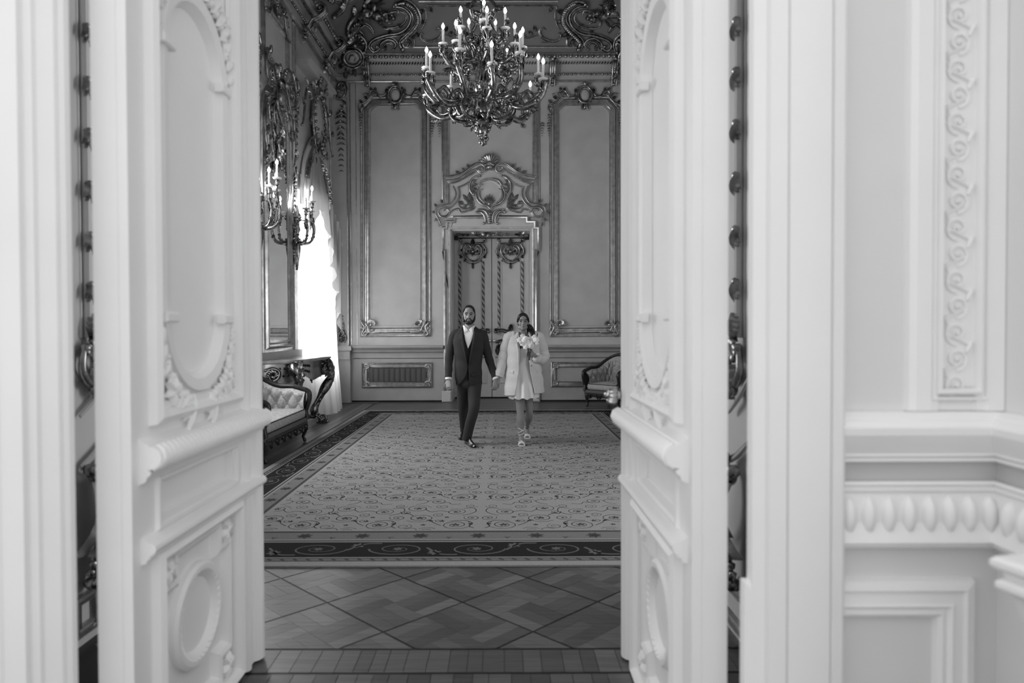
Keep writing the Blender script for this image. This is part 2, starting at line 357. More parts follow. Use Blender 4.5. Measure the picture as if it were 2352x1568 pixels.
# ---------------------------------------------------------------- cove ornament
CB = V((0, -sin(TC), cos(TC))); CN = V((0, -cos(TC), -sin(TC))); COo = V((0, D-o0, zc0))
def covem(): return M(COo, (1, 0, 0), CB, CN)
def cv(px, py):
    d = ray(px, py); t = (COo-EYE).dot(CN)/d.dot(CN); q = EYE+d*t; return (q.x, (q-COo).dot(CB))
def cvl(l, mir): return [cv(2254-a if mir else a, b) for a, b in l]
for mir in (0, 1):
    sg = -1 if mir else 1
    m = covem()
    m.scroll(cvl([(910, 9), (928, 4), (946, 13), (958, 30), (960, 50), (947, 70), (931, 84), (920, 97), (926, 112)], mir), .06, .05, taper=.6)
    for a, b in cr([(935, 8), (950, 18), (960, 36), (960, 52), (950, 68), (936, 82), (924, 94)], 4): m.blob(*cv(2254-a if mir else a, b), .075, .05, .045, .045)
    m.scroll(cvl([(905, 14), (928, 17), (945, 36), (939, 60), (919, 76), (888, 81), (858, 92), (849, 106), (859, 117), (871, 111), (866, 106)], mir), .038, .04)
    m.scroll(cvl([(915, 24), (930, 30), (934, 44), (922, 58), (900, 64), (880, 62), (874, 50)], mir), .024, .03)
    m.scroll(cvl([(872, 110), (875, 99), (889, 89), (904, 92), (911, 102), (904, 113)], mir), .034, .035)
    m.scroll(cvl([(880, 112), (884, 102), (894, 97), (902, 104)], mir), .024, .03)
    m.scroll(cvl([(926, 100), (933, 92), (940, 98), (936, 106), (950, 106), (952, 90)], mir), .02, .03)
    for a, b, t, l in ((960, 30, .4, .16), (962, 48, -.2, .15), (950, 74, -.6, .16), (935, 90, -.8, .14), (946, 88, .9, .12), (884, 116, 1.3, .14), (900, 80, 1.9, .13), (925, 62, 2.6, .12)):
        q = cv(2254-a if mir else a, b); m.acan(*q, t if not mir else pi-t, l, .11, 2, .03)
    part('cove_scroll', m, GILT, cl)
    m = covem()                                             # relief of drapery and trophies inside the scroll
    rr = random.Random(3)
    for a, b, ra, rb in ((845, 30, .2, .1), (868, 36, .13, .09), (820, 24, .14, .07), (862, 16, .09, .1), (838, 10, .1, .07), (826, 40, .12, .05), (884, 30, .1, .06), (900, 33, .05, .05), (890, 45, .06, .06), (905, 40, .05, .05)):
        m.blob(*cv(2254-a if mir else a, b), .06, ra, rb, .09, 9, 6)
    for i in range(26):
        a, b = rr.uniform(812, 892), rr.uniform(2, 46); t = rr.uniform(0, 6.28)
        m.leaf(*cv(2254-a if mir else a, b), t, rr.uniform(.12, .26), .07, .08, .06, rr.uniform(-1.5, 1.5), 5)
    for pts in ([(880, 40), (892, 48), (900, 52)], [(884, 26), (898, 26), (912, 24), (916, 32)], [(830, 44), (815, 48), (800, 40), (803, 30)]): m.scroll(cvl(pts, mir), .026, .08)
    part('figure_relief', m, GILT, cl)
    m = covem(); c = (813, 129)                              # corner cartouche hanging over the cornice
    ring = [(c[0]+21*cos(t*pi/6), c[1]+19*sin(t*pi/6)) for t in range(13)]
    m.scroll(cvl(ring, mir), .045, .16, ends=0, taper=.9); q = cv(2254-c[0] if mir else c[0], c[1]); mb = covem(); mb.blob(*q, .1, .15, .14, .06, 14, 8); part('cartouche_boss', mb, WALL, cl); m.scroll([(q[0]-.08, q[1]-.04), (q[0]-.02, q[1]+.05), (q[0]+.06, q[1]+.02), (q[0]+.03, q[1]-.05)], .018, .16)
    q = cv(2254-816 if mir else 816, 104); m.shell(*q, .26, .15 if not mir else 0, pi*.95, 9, n=.08)
    m.scroll(cvl([(838, 118), (842, 104), (838, 90), (824, 80), (806, 80), (796, 92), (790, 110)], mir), .05, .1)
    m.scroll(cvl([(836, 78), (826, 68), (838, 56), (850, 62), (858, 74)], mir), .032, .06)
    m.scroll(cvl([(794, 60), (788, 40), (790, 20), (798, 2)], mir), .05, .06); m.scroll(cvl([(802, 60), (797, 40), (800, 16), (808, 0)], mir), .03, .06)
    for i in range(8): m.blob(*cv(2254-(796-i*.6) if mir else 796-i*.6, 92-i*11), .1, .04)
    for a, b, t in ((800, 150, -1.6), (815, 153, -1.4), (790, 140, -2.2), (832, 146, -.8), (796, 160, -1.6)): m.acan(*cv(2254-a if mir else a, b), t if not mir else pi-t, .17, .14, 2, .16)
    part('corner_cartouche', m, GILT, cl)
m = covem()
for l in ([(962, 3), (1282, 3)], [(930, 108), (1324, 108)]):
    m.tube([(*cv(*q), .02) for q in l], .022, 6)
part('cove_panel_moulding', m, GILT2, cl)
m = covem()
for mir in (0, 1):
    m.scroll(cvl([(1120, 13), (1040, 13), (984, 13), (975, 18), (980, 24)], mir), .017, .02); m.scroll(cvl([(978, 22), (979, 40), (974, 58), (967, 68)], mir), .016, .02, ends=.8)
    m.scroll(cvl([(972, 78), (968, 76), (966, 84), (974, 93), (990, 94), (1008, 86), (1014, 72), (1008, 64), (1003, 68)], mir), .022, .025)
    m.scroll(cvl([(968, 84), (974, 94), (1010, 97)], mir), .012, .02); m.scroll(cvl([(1014, 78), (1040, 86), (1060, 84)], mir), .014, .02)
    for a, b, t in ((1030, 80, .6), (1046, 84, .3), (1022, 72, 1.), (985, 15, -1.), (1108, 15, -.8)): m.acan(*cv(2254-a if mir else a, b), t if not mir else pi-t, .13, .08, 2, .015)
part('cove_panel_scroll', m, GILT, cl)
# left cove ornament
CBl = V((sin(TC), 0, cos(TC))); CNl = V((cos(TC), 0, -sin(TC))); COl = V((XL+o0, 0, zc0))
m = M(COl, (0, 1, 0), CBl, CNl); rr = random.Random(5)
for k in range(4):
    y = D-.75-k*1.45
    m.scroll([(y+.35, .1), (y+.5, .35), (y+.3, .6), (y, .7), (y-.3, .55), (y-.35, .3), (y-.15, .2)], .06, .05); m.shell(y, .25, .3, .2, pi-.2, 9)
    m.scroll([(y-.7, .9), (y-.4, 1.1), (y, 1.2), (y+.4, 1.1), (y+.6, .8)], .05, .05)
    for i in range(9): m.acan(y+rr.uniform(-.6, .6), rr.uniform(.1, 1.2), rr.uniform(0, 6.28), .25, .16, 2, .03)
part('cove_scroll', m, GILT, cl)
# ---------------------------------------------------------------- far wall: dado
dz = lambda y: W(1127, y)[1]
def dado(x0, x1, nm='dado_rail'):
    m = back(); p_ = [(0, dz(823)), (.02, dz(822)), (.035, dz(820.5)), (.02, dz(819)), (.03, dz(810)), (.05, dz(808.5)), (.09, dz(806.5)), (.1, dz(804)), (.08, dz(803)), (.11, dz(801)), (.16, dz(797)), (.17, dz(794)), (.17, dz(793)), (0, dz(792))]
    k = len(p_); r0 = [m.p(x0, z, o) for o, z in p_]; r1 = [m.p(x1, z, o) for o, z in p_]
    m.bridge(r0, r1, False); m.face(*r0); m.face(*r1[::-1]); part(nm, m, DADO, wb, ang=.4)
CX0, CX1 = W(1021, 700)[0], W(1239, 700)[0]
dado(W(812, 800)[0], CX0-.02); dado(CX1+.02, XR)
m = back(); m.box(XL, W(808, 800)[0], dz(823), dz(795), 0, .2); m.box(XL, W(812, 800)[0], dz(803), dz(793), 0, .24); part('corner_dado_block', m, DADO, wb, smooth=False)
m = back(); m.box(XL, W(808, 800)[0], 0, dz(823), 0, .16); part('corner_plinth', m, DADO, wb, smooth=False)
m = back(); m.box(XL, W(803, 800)[0], dz(793), zy(188, 0), 0, .09); part('corner_pilaster', m, WALL, wb, smooth=False)
for x0, x1 in ((W(808, 800)[0], CX0-.02), (CX1+.02, XR)):
    m = back(); m.box(x0, x1, .035, dz(823), 0, .018); part('dado_panel', m, DADO, wb, smooth=False)
    m = back(); m.box(x0, x1, 0, .035, 0, .01); part('painted_shadow_gap', m, INLAY_GAPS, wb, smooth=False)  # dark-coloured strip stands in for the shade of the gap
def dframe(cx, nm):
    x0, x1 = W(cx-79, 800)[0], W(cx+80, 800)[0]; z0, z1 = dz(887.5), dz(832.5); m = back(.018)
    m.sweep(rect(x0, z0, x1, z1), [(-.012, 0), (-.01, .03), (.01, .045), (.03, .03), (.035, .012), (.085, .012), (.1, .03), (.11, 0)])
    part(nm, m, GILT2, wb)
    m = back(.03)
    for sx, sz in ((0, 0), (1, 0), (0, 1), (1, 1)):
        x = x1 if sx else x0; z = z1 if sz else z0; dx = -1 if sx else 1; dy = -1 if sz else 1
        m.scroll([(x+dx*.02, z+dy*.24), (x+dx*.05, z+dy*.12), (x+dx*.13, z+dy*.1), (x+dx*.12, z+dy*.04), (x+dx*.05, z+dy*.03), (x+dx*.06, z+dy*.08)], .018, .02)
        m.scroll([(x+dx*.14, z+dy*.05), (x+dx*.2, z+dy*.02), (x+dx*.3, z+dy*.02)], .013, .02)
        m.spiral(x+dx*.08, z+dy*.08, .06, 0, 1.2, .014, .02)
    part('corner_scroll', m, GILT2, wb, ang=1.2)
    return x0+.1, z0+.1, x1-.1, z1-.1
gx0, gz0, gx1, gz1 = dframe(912, 'grille_frame'); rx0, rz0, rx1, rz1 = dframe(1345, 'dado_panel_moulding')
# radiator grille: corner-notched mesh in front of radiator columns
c = .09
m = back(.02); m.prism([(gx0+c, gz0), (gx1-c, gz0), (gx1-c, gz0+c*.5), (gx1, gz0+c), (gx1, gz1-c), (gx1-c, gz1-c*.5), (gx1-c, gz1), (gx0+c, gz1), (gx0+c, gz1-c*.5), (gx0, gz1-c), (gx0, gz0+c), (gx0+c, gz0+c*.5)], 0, .004)
part('grille_dark_back', m, INLAY_GAPS, wb, smooth=False)  # flat near-black plate, painted shade instead of a real cavity
RAD = mat('radiator_enamel', .16, .35)
rm = None
for i in range(11):
    if rm is None:
        m = back(.024); m.tube([(0, gz0+.02, 0), (0, gz1-.02, 0)], .04, 8, flat=.35); rm = mesh(m, 'radiator_column', RAD)
    o = link('radiator_column', rm, wb); o.location.x = gx0+.07+i*(gx1-gx0-.14)/10
m = back(.045); st = .032; k = int((gx1-gx0)/st)+12
for i in range(-12, k):
    for sg in (1, -1):
        a0, a1 = gx0+i*st, gx0+i*st+(gz1-gz0)
        t0 = max(0, (gx0-a0)/(a1-a0)); t1 = min(1, (gx1-a0)/(a1-a0))
        if t1 <= t0: continue
        z0, z1 = (gz0, gz1) if sg > 0 else (gz1, gz0)
        m.ribbon([(a0+(a1-a0)*t0, z0+(z1-z0)*t0), (a0+(a1-a0)*t1, z0+(z1-z0)*t1)], .0055, 0)
part('grille_mesh', m, mat('grille_wire', .22, .4, .6), wb, kind='stuff')
# ---------------------------------------------------------------- far wall: tall panels
def tall_panel(cx):
    A = lambda a, b: W(cx+a, b); q = back()
    bold = [A(-68, 762), A(68, 760), A(68, 252), A(50, 232), A(-48, 233), A(-68, 252)]
    m = back(); m.sweep(bold, [(-.035, 0), (-.03, .035), (-.01, .055), (.012, .055), (.025, .03), (.05, .03), (.062, .045), (.075, .03), (.085, 0)]); part('panel_moulding', m, GILT2, wb)
    outer = [A(-79, 772), A(79, 770), A(79, 262), A(79, 250), A(56, 224), A(-54, 225), A(-79, 252)]
    m = back(); m.sweep(outer, [(-.02, 0), (-.015, .025), (0, .036), (.018, .03), (.03, 0)]); part('outer_moulding', m, GILT2, wb)
    inner = [A(-57, 748), A(57, 747), A(57, 258), A(42, 243), A(-40, 243), A(-57, 258)]
    m = back(); m.sweep(inner, [(0, 0), (.006, .014), (.02, .014), (.026, 0)]); part('inner_fillet', m, WALL, wb)
    m = back(); m.prism([A(-55, 746), A(55, 745), A(55, 259), A(41, 245), A(-39, 245), A(-55, 259)], 0, .006); part('panel_field', m, WALLD, wb, smooth=False)
    for sg in (-1, 1):                                        # shells in the lower corners
        m = back(.02); x, z = A(sg*56, 746); m.shell(x, z, .13, pi*(-.05) if sg < 0 else pi*.3, pi*.7 if sg < 0 else pi*1.05, 8, n=.03)
        S_ = lambda l: [A(sg*a, b) for a, b in l]
        m.scroll(S_([(79, 736), (76, 742), (70, 750), (72, 758), (76, 766), (70, 771), (66, 767)]), .028, .03)
        m.scroll(S_([(72, 756), (78, 752), (80, 758)]), .016, .03); m.scroll(S_([(60, 757), (54, 763), (44, 763), (36, 763)]), .02, .03); m.scroll(S_([(68, 740), (62, 752), (58, 760), (50, 757)]), .022, .04)
        m.acan(*A(sg*74, 746), pi/2+sg*-.3, .12, .08, 2, .02); m.spiral(*A(sg*69, 766), .05, 0, 1.2, .016, .03)
        part('corner_shell', m, GILT2, wb, ang=1.2)
    m = back(.02)                                              # crest with cartouche
    x, z = A(0, 220); ring = [(x+.135*cos(t*pi/7), z+.165*sin(t*pi/7)) for t in range(15)]
    mb = back(.02); mb.blob(x, z, .0, .115, .145, .05, 14, 8); part('cartouche_boss', mb, WALL, wb)
    m.scroll(ring, .035, .05, ends=0, taper=.9)
    for t in range(12): a = t*pi/6+.2; m.leaf(x+.15*cos(a), z+.18*sin(a), a, .07, .055, .02, .03, .8, 4)
    m.shell(x, z+.17, .1, .3, pi-.3, 5, n=.04); m.scroll([(x-.1, z-.1), (x-.05, z-.2), (x-.06, z-.3)], .028, .04); m.scroll([(x+.1, z-.1), (x+.05, z-.2), (x+.06, z-.3)], .028, .04); m.blob(x, z-.25, .04, .04, .06, .04)
    for sg in (-1, 1):
        S_ = lambda l: [A(sg*a, b) for a, b in l]
        m.scroll(S_([(14, 224), (20, 216), (26, 222), (38, 222), (44, 213), (53, 210), (58, 217), (50, 219)]), .026, .035); m.scroll(S_([(36, 226), (42, 219), (52, 220), (55, 228)]), .02, .03)
        m.scroll(S_([(54, 222), (62, 232), (72, 240), (80, 242), (83, 252), (79, 262)]), .026, .035); m.spiral(*A(sg*79, 248), .055, 0, 1.3, .018, .03); m.scroll(S_([(62, 222), (66, 216), (74, 218)]), .015, .03)
        for a, b, t in ((46, 212, 1.6), (54, 211, 1.2), (22, 214, 1.8), (64, 228, .6), (76, 238, .8)): m.acan(*A(sg*a, b), t if sg > 0 else pi-t, .11, .08, 2, .02)
        m.drop(A(sg*81, 0)[0], A(0, 262)[1], A(0, 308)[1], .055, 8, .02)
    part('panel_crest', m, GILT, wb)
tall_panel(909); tall_panel(1342.5)
# centre panel above the door
m = back(); x0, x1 = W(1014, 300)[0], W(1240, 300)[0]; z0, z1 = W(1127, 500)[1], W(1127, 214)[1]
m.sweep(rect(x0, z0, x1, z1), [(0, 0), (.005, .03), (.025, .04), (.045, .02), (.06, .02), (.075, .05), (.1, .05), (.11, .02), (.13, .02), (.14, .035), (.155, .03), (.16, 0)]); part('centre_moulding', m, GILT2, wb)
for px in (993, 1009, 1245, 1260):
    m = back(.01); m.drop(W(px, 300)[0], dz(282), dz(312), .05, 6); part('leaf_drop', m, GILT, wb)
# corner pilaster ornament
m = back(.09); x = W(787, 300)[0]
m.scroll(Ws([(779, 232), (778, 206), (784, 196), (794, 198), (798, 212), (794, 226), (784, 232)]), .035, .04); m.shell(*W(787, 216), .13, .4, pi*.95, 7, n=.03)
m.scroll(Ws([(784, 226), (790, 236), (796, 242), (792, 250), (786, 246)]), .026, .03); m.drop(x-.01, dz(254), dz(392), .12, 12, .01)
part('pilaster_drop', m, GILT, wb)
m = back(.09); m.scroll(Ws([(785, 775), (782, 764), (790, 758), (794, 766), (788, 772), (779, 784), (776, 774)]), .03, .03); m.scroll(Ws([(794, 784), (797, 774), (792, 766)]), .025, .03)
m.scroll(Ws([(784, 758), (782, 748), (790, 742), (792, 752)]), .024, .03); m.drop(W(786, 740)[0], dz(722), dz(744), .06, 4, .01); m.acan(*W(787, 786), pi/2, .2, .14, 3, .02); part('pilaster_foot_ornament', m, GILT, wb)
m = back()
for a, b in ((800, .1), (805, .012), (818, .0)): m.tube([(W(a, 400)[0], dz(790), b), (W(a, 400)[0], zy(190, 0), b)], .012 if a < 810 else .008, 6)
part('pilaster_bead', m, GILT2, wb)
# ---------------------------------------------------------------- door casing and overdoor
m = back(); half = [(1021, 921), (1021, 578), (1016, 578), (1016, 522), (1024, 522), (1024, 508), (1042, 508), (1042, 498)]
out = Ws(half)+Ws([(2254-a, b) for a, b in half[::-1]])
inn = Ws([(1035, 921), (1035, 700), (1035, 640), (1035, 600), (1035, 560), (1035, 527), (1036, 527), (1042, 527)])+Ws([(2254-a, b) for a, b in [(1035, 921), (1035, 700), (1035, 640), (1035, 600), (1035, 560), (1035, 527), (1036, 527), (1042, 527)][::-1]])
n = len(out)
a0 = [m.p(x, z, .05) for x, z in out]; b0 = [m.p(x, z, .05) for x, z in inn]; a1 = [m.p(x, z, 0) for x, z in out]; b1 = [m.p(x, z, -.02) for x, z in inn]
m.bridge(a0, b0, False); m.bridge(a1, a0, False); m.bridge(b0, b1, False)
xa, xb, zt5 = W(1025, 700)[0], W(1229, 700)[0], dz(509); m.box(xa, DX0-.001, 0, zt5, 0, .048); m.box(DX1+.001, xb, 0, zt5, 0, .048); m.box(xa, xb, DZ+.001, zt5, 0, .048); part('door_casing', m, DOORP, wb, ang=.4)
m = back(.045); m.sweep(out[::-1], [(-.005, 0), (-.01, .04), (.012, .055), (.04, .04), (.05, 0)], False); part('casing_edge', m, GILT2, wb)
m = back(.045); m.sweep(rect(DX0-.05, -.05, DX1+.05, DZ+.05), [(0, 0), (.01, .018), (.035, .012), (.045, 0)]); part('casing_bead', m, GILT2, wb)
for sx in (-1, 1):
    x = W(1127+sx*101, 800)[0]; m = back(.05); m.bbox(x-.1, x+.1, 0, .24, 0, .06, .02); part('casing_plinth', m, DOORP, wb, smooth=False)
m = back(-.02); m.box(DX0, DX1, dz(527)-.03, dz(527), -.5, 0) if 0 else None
od = struct('trim_2', 'gilded rococo overdoor with round medallion and shell crest'); cxd = W(1127, 400)[0]
o5 = lambda l: [W(980+a*.185, 330+b*.185) for a, b in l]
def mirx(l): return [(2*cxd-.004-x, z) for x, z in l]
Lh = cr([(240, 425), (340, 412), (450, 372), (540, 310), (600, 268), (660, 262), (720, 290), (745, 340)], 4)
low = [(700, 890), (330, 900), (300, 910), (200, 920), (130, 850), (160, 780), (240, 770), (300, 745), (345, 690), (355, 620), (330, 540), (300, 505), (250, 480)]
Lo = o5(Lh); La = o5(low)
m = back(); outl = Lo+mirx(Lo)[::-1]+mirx(La)[::-1]+La; m.prism(outl, 0, .066); part('pediment_plate', m, DOORP, od, ang=.4)
for mi in (0, 1):
    T = (lambda l: mirx(o5(l))) if mi else o5
    fl = (lambda a: pi-a) if mi else (lambda a: a)
    m = back(.05); m.scroll(T([(235, 428), (340, 415), (450, 380), (540, 315), (600, 272), (660, 262), (715, 290), (725, 340), (690, 370), (645, 350), (650, 315), (690, 315)]), .026, .06, taper=.8)
    m.scroll(T([(300, 508), (400, 478), (500, 425), (600, 368)]), .016, .03, ends=0, taper=.9); m.scroll(T([(240, 465), (340, 455), (450, 415), (560, 345), (630, 322)]), .016, .03, ends=0, taper=.9)
    bp = cr(T([(300, 488), (400, 460), (500, 405), (620, 340)]), 6)
    for x, z in bp: m.blob(x, z, .05, .016, k=6, h=4)
    m.scroll(T([(395, 550), (470, 525), (560, 470), (620, 420), (670, 415)]), .02, .03, taper=.7); m.scroll(T([(395, 550), (408, 620), (400, 690), (360, 750), (290, 800), (200, 800), (150, 850), (180, 910), (250, 910), (285, 860), (250, 820), (215, 840)]), .024, .04, taper=.7)
    m.scroll(T([(330, 540), (360, 610), (355, 680), (310, 745), (210, 765), (130, 800), (120, 880), (160, 960), (180, 1010)]), .02, .03, taper=.7)
    for a, b, t in ((130, 790, 2.2), (120, 860, 3.0), (140, 930, -2.4), (170, 980, -1.8), (400, 375, 2.4), (470, 345, 2.2), (530, 300, 2.2), (200, 745, 2.)): m.acan(*T([(a, b)])[0], fl(t), .1, .07, 2, .01)
    part('pediment_scroll', m, GILT2, od)
    m = back(.05); m.scroll(T([(780, 445), (700, 465), (655, 530), (690, 520)]), .022, .05); m.scroll(T([(640, 560), (615, 620), (630, 700), (690, 760), (760, 785), (800, 830), (790, 880)]), .03, .05); m.scroll(T([(690, 575), (655, 600), (660, 680), (720, 745)]), .018, .05)
    m.scroll(T([(660, 410), (600, 430), (545, 500), (545, 590), (580, 640)]), .032, .04)
    for t in range(9): a = .2*t; m.leaf(*T([(575+8*sin(t), 470+t*19)])[0], fl(.2+.5*sin(t*2)), .08, .05, .04, .04, k=4)
    for a, b, t, l in ((600, 800, 2.2, .34), (590, 810, 2.7, .3), (500, 720, 1.9, .2), (520, 690, 1.2, .18), (470, 760, 2.6, .2), (560, 740, 1.5, .2), (540, 800, 3.1, .22)): m.acan(*T([(a, b)])[0], fl(t), l*.85, .05, 5, .01, curl=-.5 if mi else .5, lift=.03)
    m.scroll(T([(310, 860), (340, 830), (400, 820), (430, 860), (560, 830), (600, 800)]), .02, .03); m.scroll(T([(400, 740), (410, 790), (450, 805), (520, 790)]), .018, .03)
    m.scroll(T([(620, 860), (680, 860), (720, 900), (735, 970), (710, 1000)]), .034, .05); m.scroll(T([(640, 830), (720, 840), (760, 890), (770, 980)]), .03, .06)
    part('medallion_scroll', m, GILT2, od, ang=1.2)
m = back(.05); x, z = o5([(785, 620)])[0]; R = .27
m.lathe([(R, 0), (R, .03), (R*.96, .045), (R*.9, .04), (R*.86, .015), (R*.6, .022), (0.01, .026)], 28, (x, z, 0)); part('medallion', m, DOORP, od)
m = back(.06); x, z = o5([(778, 750)])[0]
for t in range(7): m.leaf(x, z, pi/2+(t-3)*.42, .2-abs(t-3)*.015, .06, .03, .03, (t-3)*-.2, 5)
m.blob(x, z-.01, .05, .04); part('medallion_flame', m, GILT2, od)
m = back(.06); x, z = o5([(780, 270)])[0]; m.shell(x, z, .22, .25, pi-.25, 9, n=.03)
for t in range(7): m.acan(x, z+.02, pi/2+(t-3)*.42, .24, .1, 2, .02)
m.scroll([(x-.08, z-.02), (x, z+.03), (x+.08, z-.02)], .03, .08); m.blob(x, z-.06, .06, .07, .06, .05); part('shell_crest', m, GILT2, od, ang=1.2)
m = back(.06); x, z = o5([(785, 900)])[0]
for t in range(4): m.blob(x, z-.02-t*.045, .05, .065-t*.004, .026, .05, 9, 5)
m.acan(x, z+.02, pi/2, .12, .12, 2, .05); part('keystone', m, GILT2, od, ang=1.2)
# ---------------------------------------------------------------- far double door
YD = D+.78
def doorm(n=0.): return M((0, YD-n, 0), (1, 0, 0), (0, 0, 1), (0, -1, 0))
Dp = lambda px, py: W(px, py, YD)
dx0, dx1 = DX0+.03, DX1-.03; dxm = (dx0+dx1)/2; dtop = Dp(1127, 541)[1]
dr = struct('door_1', 'closed pale double door with gilded cartouches at the far end')
m = M(); m.box(DX0, dx0, D, YD+.06, 0, DZ); m.box(dx1, DX1, D, YD+.06, 0, DZ); m.box(DX0, DX1, D+.0, YD+.06, dtop, DZ); part('door_lining', m, DOORP, dr, smooth=False)
m = M((0, 0, dtop), (1, 0, 0), (0, 1, 0), (0, 0, -1)); rr = random.Random(2)
for k in range(26): m.acan(rr.uniform(dx0+.1, dx1-.1), rr.uniform(D+.1, YD-.1), rr.uniform(0, 6), .16, .1, 2, .005)
part('soffit_carving', m, GILT, dr)
m = doorm(.05); m.tube([(dx0+.03, dtop-.06, 0), (dx1-.03, dtop-.06, 0)], .012, 6); m.box(dx0, dx0+.09, dtop-.1, dtop-.02, -.03, .03); m.box(dx1-.09, dx1, dtop-.1, dtop-.02, -.03, .03); part('door_closer', m, INLAY_GAPS, dr, smooth=False)
STRIPE = mat('spiral_rod_paint', .42, .4)
nt = STRIPE.node_tree; b = nt.nodes['Principled BSDF']; tc = nt.nodes.new('ShaderNodeTexCoord'); sp = nt.nodes.new('ShaderNodeSeparateXYZ'); nt.links.new(tc.outputs['Object'], sp.inputs[0])
mm = nt.nodes.new('ShaderNodeMath'); mm.operation = 'MULTIPLY_ADD'; nt.links.new(sp.outputs['X'], mm.inputs[0]); mm.inputs[1].default_value = 1.6; nt.links.new(sp.outputs['Z'], mm.inputs[2])
m2 = nt.nodes.new('ShaderNodeMath'); m2.operation = 'PINGPONG'; nt.links.new(mm.outputs[0], m2.inputs[0]); m2.inputs[1].default_value = .068
m3_ = nt.nodes.new('ShaderNodeMath'); m3_.operation = 'GREATER_THAN'; nt.links.new(m2.outputs[0], m3_.inputs[0]); m3_.inputs[1].default_value = .036
mr = nt.nodes.new('ShaderNodeMapRange'); mr.inputs[3].default_value = .45; mr.inputs[4].default_value = .07; nt.links.new(m3_.outputs[0], mr.inputs[0]); nt.links.new(mr.outputs[0], b.inputs['Base Color'])
for sd in (0, 1):
    a0, a1 = (dx0, dxm-.006) if sd == 0 else (dxm+.006, dx1); ca = (a0+a1)/2
    m = doorm(); m.bbox(a0, a1, .02, dtop-.005, -.06, 0, .006); dl = part('door_leaf', m, DOORP, dr, smooth=False)
    x0, x1 = (Dp(1056, 700)[0], Dp(1110, 700)[0]) if sd == 0 else (Dp(1146, 700)[0], Dp(1200, 700)[0])
    z0, z1 = 1.42, Dp(1127, 552)[1]
    m = doorm(); m.sweep(rect(x0+.045, z0, x1-.045, z1-.05), [(0, 0), (.006, .02), (.02, .02), (.026, 0)]); m.sweep(rect(x0-.03, z0-.03, x1+.03, z1), [(0, 0), (.006, .012), (.014, .012), (.02, 0)]); part('panel_moulding', m, DOORP, dl)
    for x in (x0, x1):
        m = doorm(.012); m.tube([(x, z0, 0), (x, Dp(1127, 600)[1], 0)], .03, 8); part('spiral_rod', m, STRIPE, dl)
    m = doorm(.01); cx, cz = ca, Dp(1127, 578)[1]                # cartouche
    k = .0094
    def C(l, sg): return [(cx+sg*a*k, cz-b*k) for a, b in l]
    for sg in (1, -1):
        m.scroll(C([(3, -8), (12, -16), (20, -10), (22, 0), (16, 12), (8, 20), (0, 22)], sg), .028, .03); m.scroll(C([(2, -4), (8, -10), (14, -6), (14, 2), (8, 6), (3, 2)], sg), .018, .03)
        m.scroll(C([(0, -18), (12, -20), (24, -20), (30, -26), (27, -29), (25, -25)], sg), .022, .03); m.scroll(C([(24, -18), (30, -8), (32, 2), (29, 6)], sg), .024, .03)
        for a, b, t in ((24, 10, -.6), (16, 16, -1.), (30, 2, -1.6), (8, 0, .4), (6, -12, .9), (12, 4, -.4), (22, -4, 0.)): q = C([(a, b)], sg)[0]; m.acan(*q, t if sg > 0 else pi-t, .1, .07, 2, .01)
        m.scroll(C([(0, 28), (8, 27), (16, 22), (22, 14)], sg), .012, .02)
    m.acan(cx, cz+.12, pi/2, .18, .16, 3, .03); m.blob(cx, cz, .03, .05); m.rosette(cx, cz-.02, .09, 6, .02); m.acan(cx, cz-.24, -pi/2, .1, .08, 2, .01); m.acan(cx, cz-.3, -pi/2, .09, .12, 2, .01)
    part('cartouche', m, GILT, dl)
    m = doorm(.01); sg = 1 if sd else -1; hx = dxm+sg*.1; hz = Dp(1127, 795)[1]
    m.scroll([(hx, hz+.1), (hx+sg*.14, hz+.12), (hx+sg*.05, hz), (hx+sg*.1, hz-.12), (hx+sg*.02, hz-.16)], .04, .02); m.acan(hx+sg*.05, hz-.22, pi/2, .3, .16, 3, .02); m.acan(hx+sg*.1, hz+.05, pi/2-sg*.9, .2, .12, 3, .02); m.box(hx-.02*sg, hx+.2*sg, hz-.26, hz-.23, 0, .03)
    part('escutcheon', m, BRONZE, dl)
    m = doorm(.02); m.scroll([(hx-.02*sg, hz+.32), (hx+sg*.1, hz+.36), (hx+sg*.24, hz+.33), (hx+sg*.34, hz+.38)], .04, .02); m.acan(hx+sg*.3, hz+.32, pi/2-sg*.2, .2, .14, 3, .02); m.acan(hx+sg*.06, hz+.34, pi/2+sg*1.2, .14, .1, 2, .02); part('panel_foot_scroll', m, BRONZE, dl)
    m = doorm(.02); m.lathe([(.012, 0), (.014, .03), (.035, .045), (.04, .065), (.03, .085), (.005, .09)], 10, (dxm+sg*.055, hz+.12, 0)); part('knob', m, BRASS, dl)
    m = doorm(); m.sweep(rect(a0+.1, .32, a1-.1, .98), [(0, 0), (.008, .02), (.03, .028), (.05, .015), (.055, 0)]); part('lower_panel_moulding', m, DOORP, dl)
